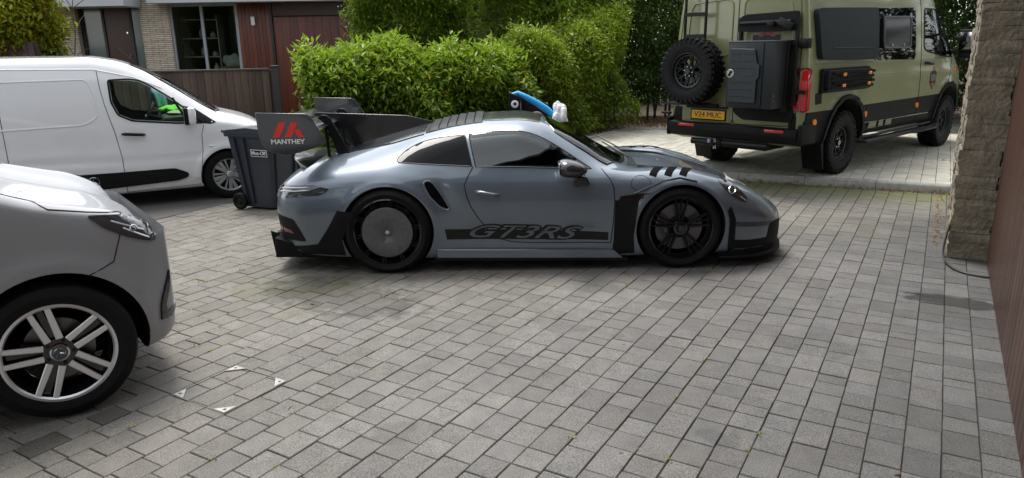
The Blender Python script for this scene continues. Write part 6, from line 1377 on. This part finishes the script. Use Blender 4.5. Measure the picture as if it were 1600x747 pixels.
for s, ax in ((-1, '-y'), (1, '+y')):
    seam('bonnet_seam', vc_bvh, [(-.35,1.245),(-.11,1.235),(-.045,1.175),(.055,1.10),(.22,1.06),(.44,1.015),(.50,.97)], ax, BLACKG, VC, .005, .03)
    seam('bumper_seam', vc_bvh, [(.37,1.0),(.35,.92),(.30,.79),(.18,.745)], ax, BLACKG, VC, .0035, .03)
    hl = panel('headlamp', vc_bvh, roundp([(.21,1.045),(.44,1.01),(.49,.98),(.525,.92),(.525,.85),(.47,.868),(.38,.905),(.28,.97)], .025, 3), ax, mat('lamp_dark', (.03, .033, .037), .05, 0, 1), VC, .006, .02, .03)
    for dz_, x0, x1 in ((.0, .32, .47), (-.045, .37, .49)):
        p0, p1 = projector(vc_bvh, ax)(x0, .99+dz_)[0], projector(vc_bvh, ax)(x1, .93+dz_)[0]; seam('lamp_fin', vc_bvh, [(x0, 1.0+dz_), (x1, .925+dz_)], ax, LAMPREF, hl, .006, .02, False, .002)
    for x_, z_, r_ in ((.42, .945, .014),): seam('lamp_lens', vc_bvh, [(x_+r_*math.cos(k*.6), z_+r_*math.sin(k*.6)) for k in range(10)], ax, LAMPREF, hl, .006, .02, True, .005)
    panel('corner_intake', vc_bvh, [(.575,.66),(.535,.58),(.50,.49),(.49,.40),(.55,.395),(.60,.43),(.60,.45),(.53,.43),(.525,.48),(.56,.57)], ax, BLACKG, VC, .012, .03, .03)
    p, n = projector(vc_bvh, ax)(.40, .61); mb = MB(); mb.cyl(p, p+n*.004, .012, 16); mb.build('parking_sensor', G_SILV, VC, bevel=.001)
    q = roundp([(-1.35,1.62),(-1.30,1.22),(-.52,1.22),(-.62,1.32),(-.95,1.58),(-1.1,1.66)], .04); panel('side_window', vc_bvh, q, ax, GL_DARK, VC, .003, .008, .08); seam('window_seal', vc_bvh, q, ax, BLACKM, VC, .01, .06, True)
    q = roundp([(-3.9,1.68),(-3.9,1.24),(-1.42,1.22),(-1.47,1.68)], .06); panel('rear_side_window', vc_bvh, q, ax, GL_DARK, VC, .003, .008, .1)
    seam('door_seam', vc_bvh, [(-.55,1.21),(-.50,1.0),(-.50,.5),(-.55,.24)], ax, BLACKG, VC, .004); seam('door_seam', vc_bvh, [(-1.40,1.8),(-1.40,1.2),(-1.38,.24)], ax, BLACKG, VC, .004)
    p, n = projector(vc_bvh, ax)(-1.22, 1.04); mb = MB(); mb.tube([p+Vector((-.10, 0, 0)), p+n*.035+Vector((-.07, 0, 0)), p+n*.035+Vector((.07, 0, 0)), p+Vector((.10, 0, 0))], .016, 8); mb.build('door_handle', G_SILV, VC)
    mr = bpy.data.objects.new('mirror', None); C.objects.link(mr); mr.parent = VC; mr.location = (-.66, s*1.06, 1.30); mb = MB(); mb.box((.02, 0, 0), (.14, .22, .19), None, .05); mb.build('mirror_cap', G_SILV, mr); mb = MB(); mb.beam((0, -s*.05, -.06), (-.02, -s*.18, -.09), .06, .05); mb.build('mirror_arm', BLACKM, mr)
    for x_ in (.0, -3.2):
        w_ = wheel_empty(VC, x_, s*.825, .362, s, spin=R(-14)); w_.rotation_euler.z += R(-6) if x_ > -1 else 0; tyre_road(.362, .252, .245, w_); barrel(.252, .245, BLACKG, w_, ALU)
        mf = MB(); mk = MB()
        for k in range(5):
            a = R(18+72*k)
            for d in (-1, 1):
                spoke(mf, a+d*R(22), .075, a+d*R(9.5), .247, .034, .028, -.100, -.112, .006)
                spoke(mk, a+d*R(22), .065, a+d*R(9.5), .250, .034, .028, -.093, -.105, .03)
            spoke(mk, a, .05, a, .25, .05, .035, -.070, -.080, .02)
        mf.build('spoke_faces', ALU, w_, 20); mk.lathe([(0, -.092), (.075, -.092), (.085, -.06), (0, -.06)], 32); mk.build('spokes', BLACKG, w_)
        mb = MB(); mb.lathe([(0, -.104), (.036, -.104), (.040, -.100), (.040, -.09), (0, -.09)], 32); hc = mb.build('hub_cap', GREYP, w_); mb = MB(); star(mb, .028, -.107, .006); mb.build('star_emblem', CHROME, hc)
        mb = MB(); mb.lathe([(.037, -.107), (.045, -.105), (.045, -.095), (.037, -.10)], 32, closed=True); mb.build('cap_ring', CHROME, w_)
        for k in range(5):
            t = R(54+72*k); mb = MB(); mb.cyl((.062*math.cos(t), -.09, .062*math.sin(t)), (.062*math.cos(t), -.098, .062*math.sin(t)), .009, 6); mb.build('wheel_nut', BLACKS, w_)
        brake(w_, .165, -.02, BLACKS)
panel('windscreen', vc_bvh, [(-.32,0),(-.36,-.5),(-.48,-.72),(-1.15,-.62),(-1.22,0),(-1.15,.62),(-.48,.72),(-.36,.5)], 'z', GL_DARK, VC, .003, .008, .1)
panel('grille', vc_bvh, roundp([(-.42,.70),(.42,.70),(.38,.46),(-.38,.46)], .03), '+x', BLACKG, VC, .008, .02, .06)
mb = MB(); mb.prism([(.42,.24),(.58,.27),(.60,.32),(.56,.34),(.42,.30)], -.70, .70); mb.build('lower_lip', BLACKM, VC, bevel=.01)
# ================================================================ wheelie bin
BN = empty('wheelie_bin', (-2.95, 8.62, 0), R(-22), 'dark grey wheelie bin standing between the white van and the sports car', 'bin')
M_BIN = mat('bin_plastic', (.030, .036, .048), .42, var=(4, .12))
mb = MB()
b0 = [(-.20, -.22), (.22, -.22), (.22, .22), (-.20, .22)]; t0 = [(-.33, -.28), (.30, -.28), (.30, .28), (-.33, .28)]
def rr_(o, z, r): return [(a, b, z) for a, b in roundp(o, r, 3)]
R0, R1, R2 = rr_(b0, .03, .04), rr_([(a*.5+c*.5, b*.5+d*.5) for (a, b), (c, d) in zip(b0, t0)], .46, .045), rr_(t0, .90, .05); n_r = len(R0)
mb.faces(R0+R1+R2, [tuple(range(n_r))[::-1]]+[(i, (i+1) % n_r, n_r+(i+1) % n_r, n_r+i) for i in range(n_r)]+[(n_r+i, n_r+(i+1) % n_r, 2*n_r+(i+1) % n_r, 2*n_r+i) for i in range(n_r)]+[tuple(range(2*n_r, 3*n_r))])
for y_ in (-.15, .15):      # moulded ribs on the front and side
    mb.beam((.222, y_, .06), (.300, y_*1.2, .86), .05, .012, (0, 1, 0))
mb.beam((-.12, -.226, .08), (-.20, -.283, .86), .012, .05, (0, 1, 0)); mb.beam((-.04, -.226, .08), (-.06, -.283, .86), .012, .05, (0, 1, 0))
mb.build('bin_body', M_BIN, BN, 40)
mb = MB(); q = [(-.36, -.30), (.325, -.30), (.325, .30), (-.36, .30)]; mb.prism(roundp(q, .05), .875, .915, 'z'); mb.build('rim', M_BIN, BN, bevel=.006)
mb = MB(); mb.prism(roundp([(-.34,.92),(-.30,.955),(.0,.985),(.28,.965),(.335,.93),(.335,.905),(-.34,.905)], .012), -.305, .305); mb.build('lid', M_BIN, BN, bevel=.01)
mb = MB(); mb.cyl((-.385, -.27, .93), (-.385, .27, .93), .016, 10)
for y_ in (-.2, 0, .2): mb.box((-.355, y_, .93), (.07, .03, .03), None, .005)
mb.build('handle', M_BIN, BN)
mb = MB(); mb.cyl((-.22, -.25, .10), (-.22, .25, .10), .014, 10); mb.build('axle', BLACKS, BN)
for s in (-1, 1):
    wo = bpy.data.objects.new('wheel', None); C.objects.link(wo); wo.parent = BN; wo.location = (-.22, s*.275, .10)
    mb = MB(); mb.lathe([(.065, -.025), (.09, -.028), (.10, -.018), (.10, .018), (.09, .028), (.065, .025)], 32, closed=True); mb.build('tyre', RUBBER, wo); mb = MB(); mb.lathe([(0, -.022), (.02, -.026), (.03, -.012), (.055, -.010), (.067, -.022), (.067, .022), (0, .02)], 24); mb.build('rim', BLACKS, wo)
lab = bpy.data.objects.new('sticker', None); C.objects.link(lab); lab.parent = BN
nn = Vector((.06, -.86, .0)); Mx = frame((.135, -.2785, .69), (1, 0, 0), (0, -.066, 1))
mb = MB(); mb.box((0, 0, 0), (.235, .082, .002)); o = mb.build('label', WHITEV, lab); o.matrix_local = Mx
mb = MB(); mb.box((0, 0, .0012), (.222, .068, .0014)); o = mb.build('label_band', BLACKV, lab); o.matrix_local = Mx
o = text_obj('lettering', 'Muc-Off', .060, Matrix.Translation((0, 0, .0022)), WHITEV, lab, bold=.0016, width=.205, ext=.0006); o.matrix_local = Mx
# ================================================================ detailing trolley behind the car
TR = empty('cleaning_trolley', (.02, 8.15, 0), 0, 'black cleaning trolley with round white rosettes standing behind the sports car roof', 'trolley')
mb = MB(); mb.box((.26, 0, .98), (.60, .34, .035), None, .01); mb.build('tray', BLACKM, TR); mb = MB(); mb.box((.28, 0, .42), (.52, .32, .03), None, .01); mb.build('shelf', BLACKM, TR)
mb = MB(); mb.prism(roundp([(-.03,.97),(.12,.97),(.12,1.30),(-.03,1.36)], .015), -.16, .16); mb.build('end_case', BLACKM, TR, bevel=.006)
for x_, y_ in ((.02, -.14), (.52, -.14), (.02, .14), (.52, .14)):
    mb = MB(); mb.cyl((x_, y_, .08), (x_, y_, .98), .012, 10); mb.build('leg', BLACKS, TR); mb = MB(); mb.lathe([(0, -.012), (.04, -.012), (.04, .012), (0, .012)], 20, 'y', (x_, y_, .04)); mb.build('castor', RUBBER, TR)
mb = MB(); mb.prism([(.12,.99),(.54,.99),(.52,1.06),(.36,1.15),(.12,1.28)], .145, .16); mb.prism([(.12,.995),(.54,.995),(.54,1.03),(.12,1.03)], -.16, -.15); mb.build('side_net', BLACKS, TR)
for z_ in (1.11, 1.235):
    mb = MB(); mb.lathe([(.016, -.163), (.040, -.163), (.042, -.170), (.030, -.178), (.016, -.176)], 28, 'y', (.035, 0, z_), closed=True); mb.build('rosette', WHITEP, TR)
mb = MB(); mb.cyl((.10, -.168, .98), (.10, -.168, 1.27), .006, 8); mb.build('rod', CHROME, TR)
tag(clothlump('pink_cloth', (.27, 8.12, 1.03), (.12, .10, .10), mat('cloth_pink', (.22, .08, .11), .85), 9), 'dark pink folded cloth on the cleaning trolley under the blue tube', 'cloth')
mb = MB(); pts = [(-.02, -.02, .36), (.05, -.03, .375), (.14, -.03, .33), (.26, -.04, .265), (.36, -.05, .20), (.44, -.06, .13)]; mb.tube([Vector((a, b, c)) for a, b, c in pts], [.018, .028, .034, .037, .040, .034], 16)
o = mb.build('blue_brush', mat('brush_blue', (.02, .33, .72), .45), None, 60); o.location = (.04, 8.1, .97); tag(o, 'bright blue soft wash sleeve leaning down across the trolley', 'brush')
o = tag(clothlump('white_mitt', (.56, 8.0, 1.09), (.085, .08, .13), mat('mitt_white', (.80, .80, .80), .95, bump=(60, 1, .02)), 13, None, .3), 'fluffy white wash mitt hanging off the trolley end above the windscreen', 'mitt')
# ================================================================ recessed manhole cover
MH = empty('manhole_cover', uv(2.368, -3.278), UA, 'square recessed manhole cover filled with pavers, steel corner plates showing', 'manhole cover')
MHs = .215
M_GALV = mat('galvanised', (.36, .36, .345), .55, .3, var=(40, .3))
for k in range(4):
    a = k*math.pi/2; Rm = Matrix.Rotation(a, 4, 'Z')
    mb = MB(); mb.box((0, -MHs, .0005), (MHs*2, .0045, .009)); mb.build('edge_strip', mat('worn_steel', (.17, .165, .15), .6, .3, var=(30, .4)), MH, M=Rm)
    mb = MB(); mb.prism([(-MHs+.004, -MHs+.004), (-MHs+.085, -MHs+.004), (-MHs+.004, -MHs+.085)], .002, .0075, 'z'); cp = mb.build('corner_plate', M_GALV, MH, M=Rm)
    mb = MB(); mb.cyl((-MHs+.027, -MHs+.027, .0066), (-MHs+.027, -MHs+.027, .0085), .009, 14); mb.build('key_hole', BLACKV, cp, M=Rm)
# hose beside the pillar
mb = MB(); P_ = [(3.93, 6.10, .62), (3.86, 6.06, .42), (3.79, 6.02, .22), (3.74, 5.96, .08), (3.71, 5.86, .014), (3.67, 5.72, .012), (3.67, 5.58, .012), (3.74, 5.47, .012), (3.83, 5.40, .014), (3.90, 5.36, .02)]
def spl(P, n=8):
    P = [Vector(p) for p in P]; o = []
    for i in range(len(P)-1):
        a, b, c, d = P[max(i-1, 0)], P[i], P[i+1], P[min(i+2, len(P)-1)]
        for k in range(n): t = k/n; o.append(.5*((2*b)+(c-a)*t+(2*a-5*b+4*c-d)*t*t+(3*b-a-3*c+d)*t**3))
    return o+[P[-1]]
mb.tube(spl(P_), .0085, 8); tag(mb.build('hose', mat('hose_black', (.02, .022, .022), .4), None), 'thin black hose looping on the paving beside the stone pillar', 'hose')
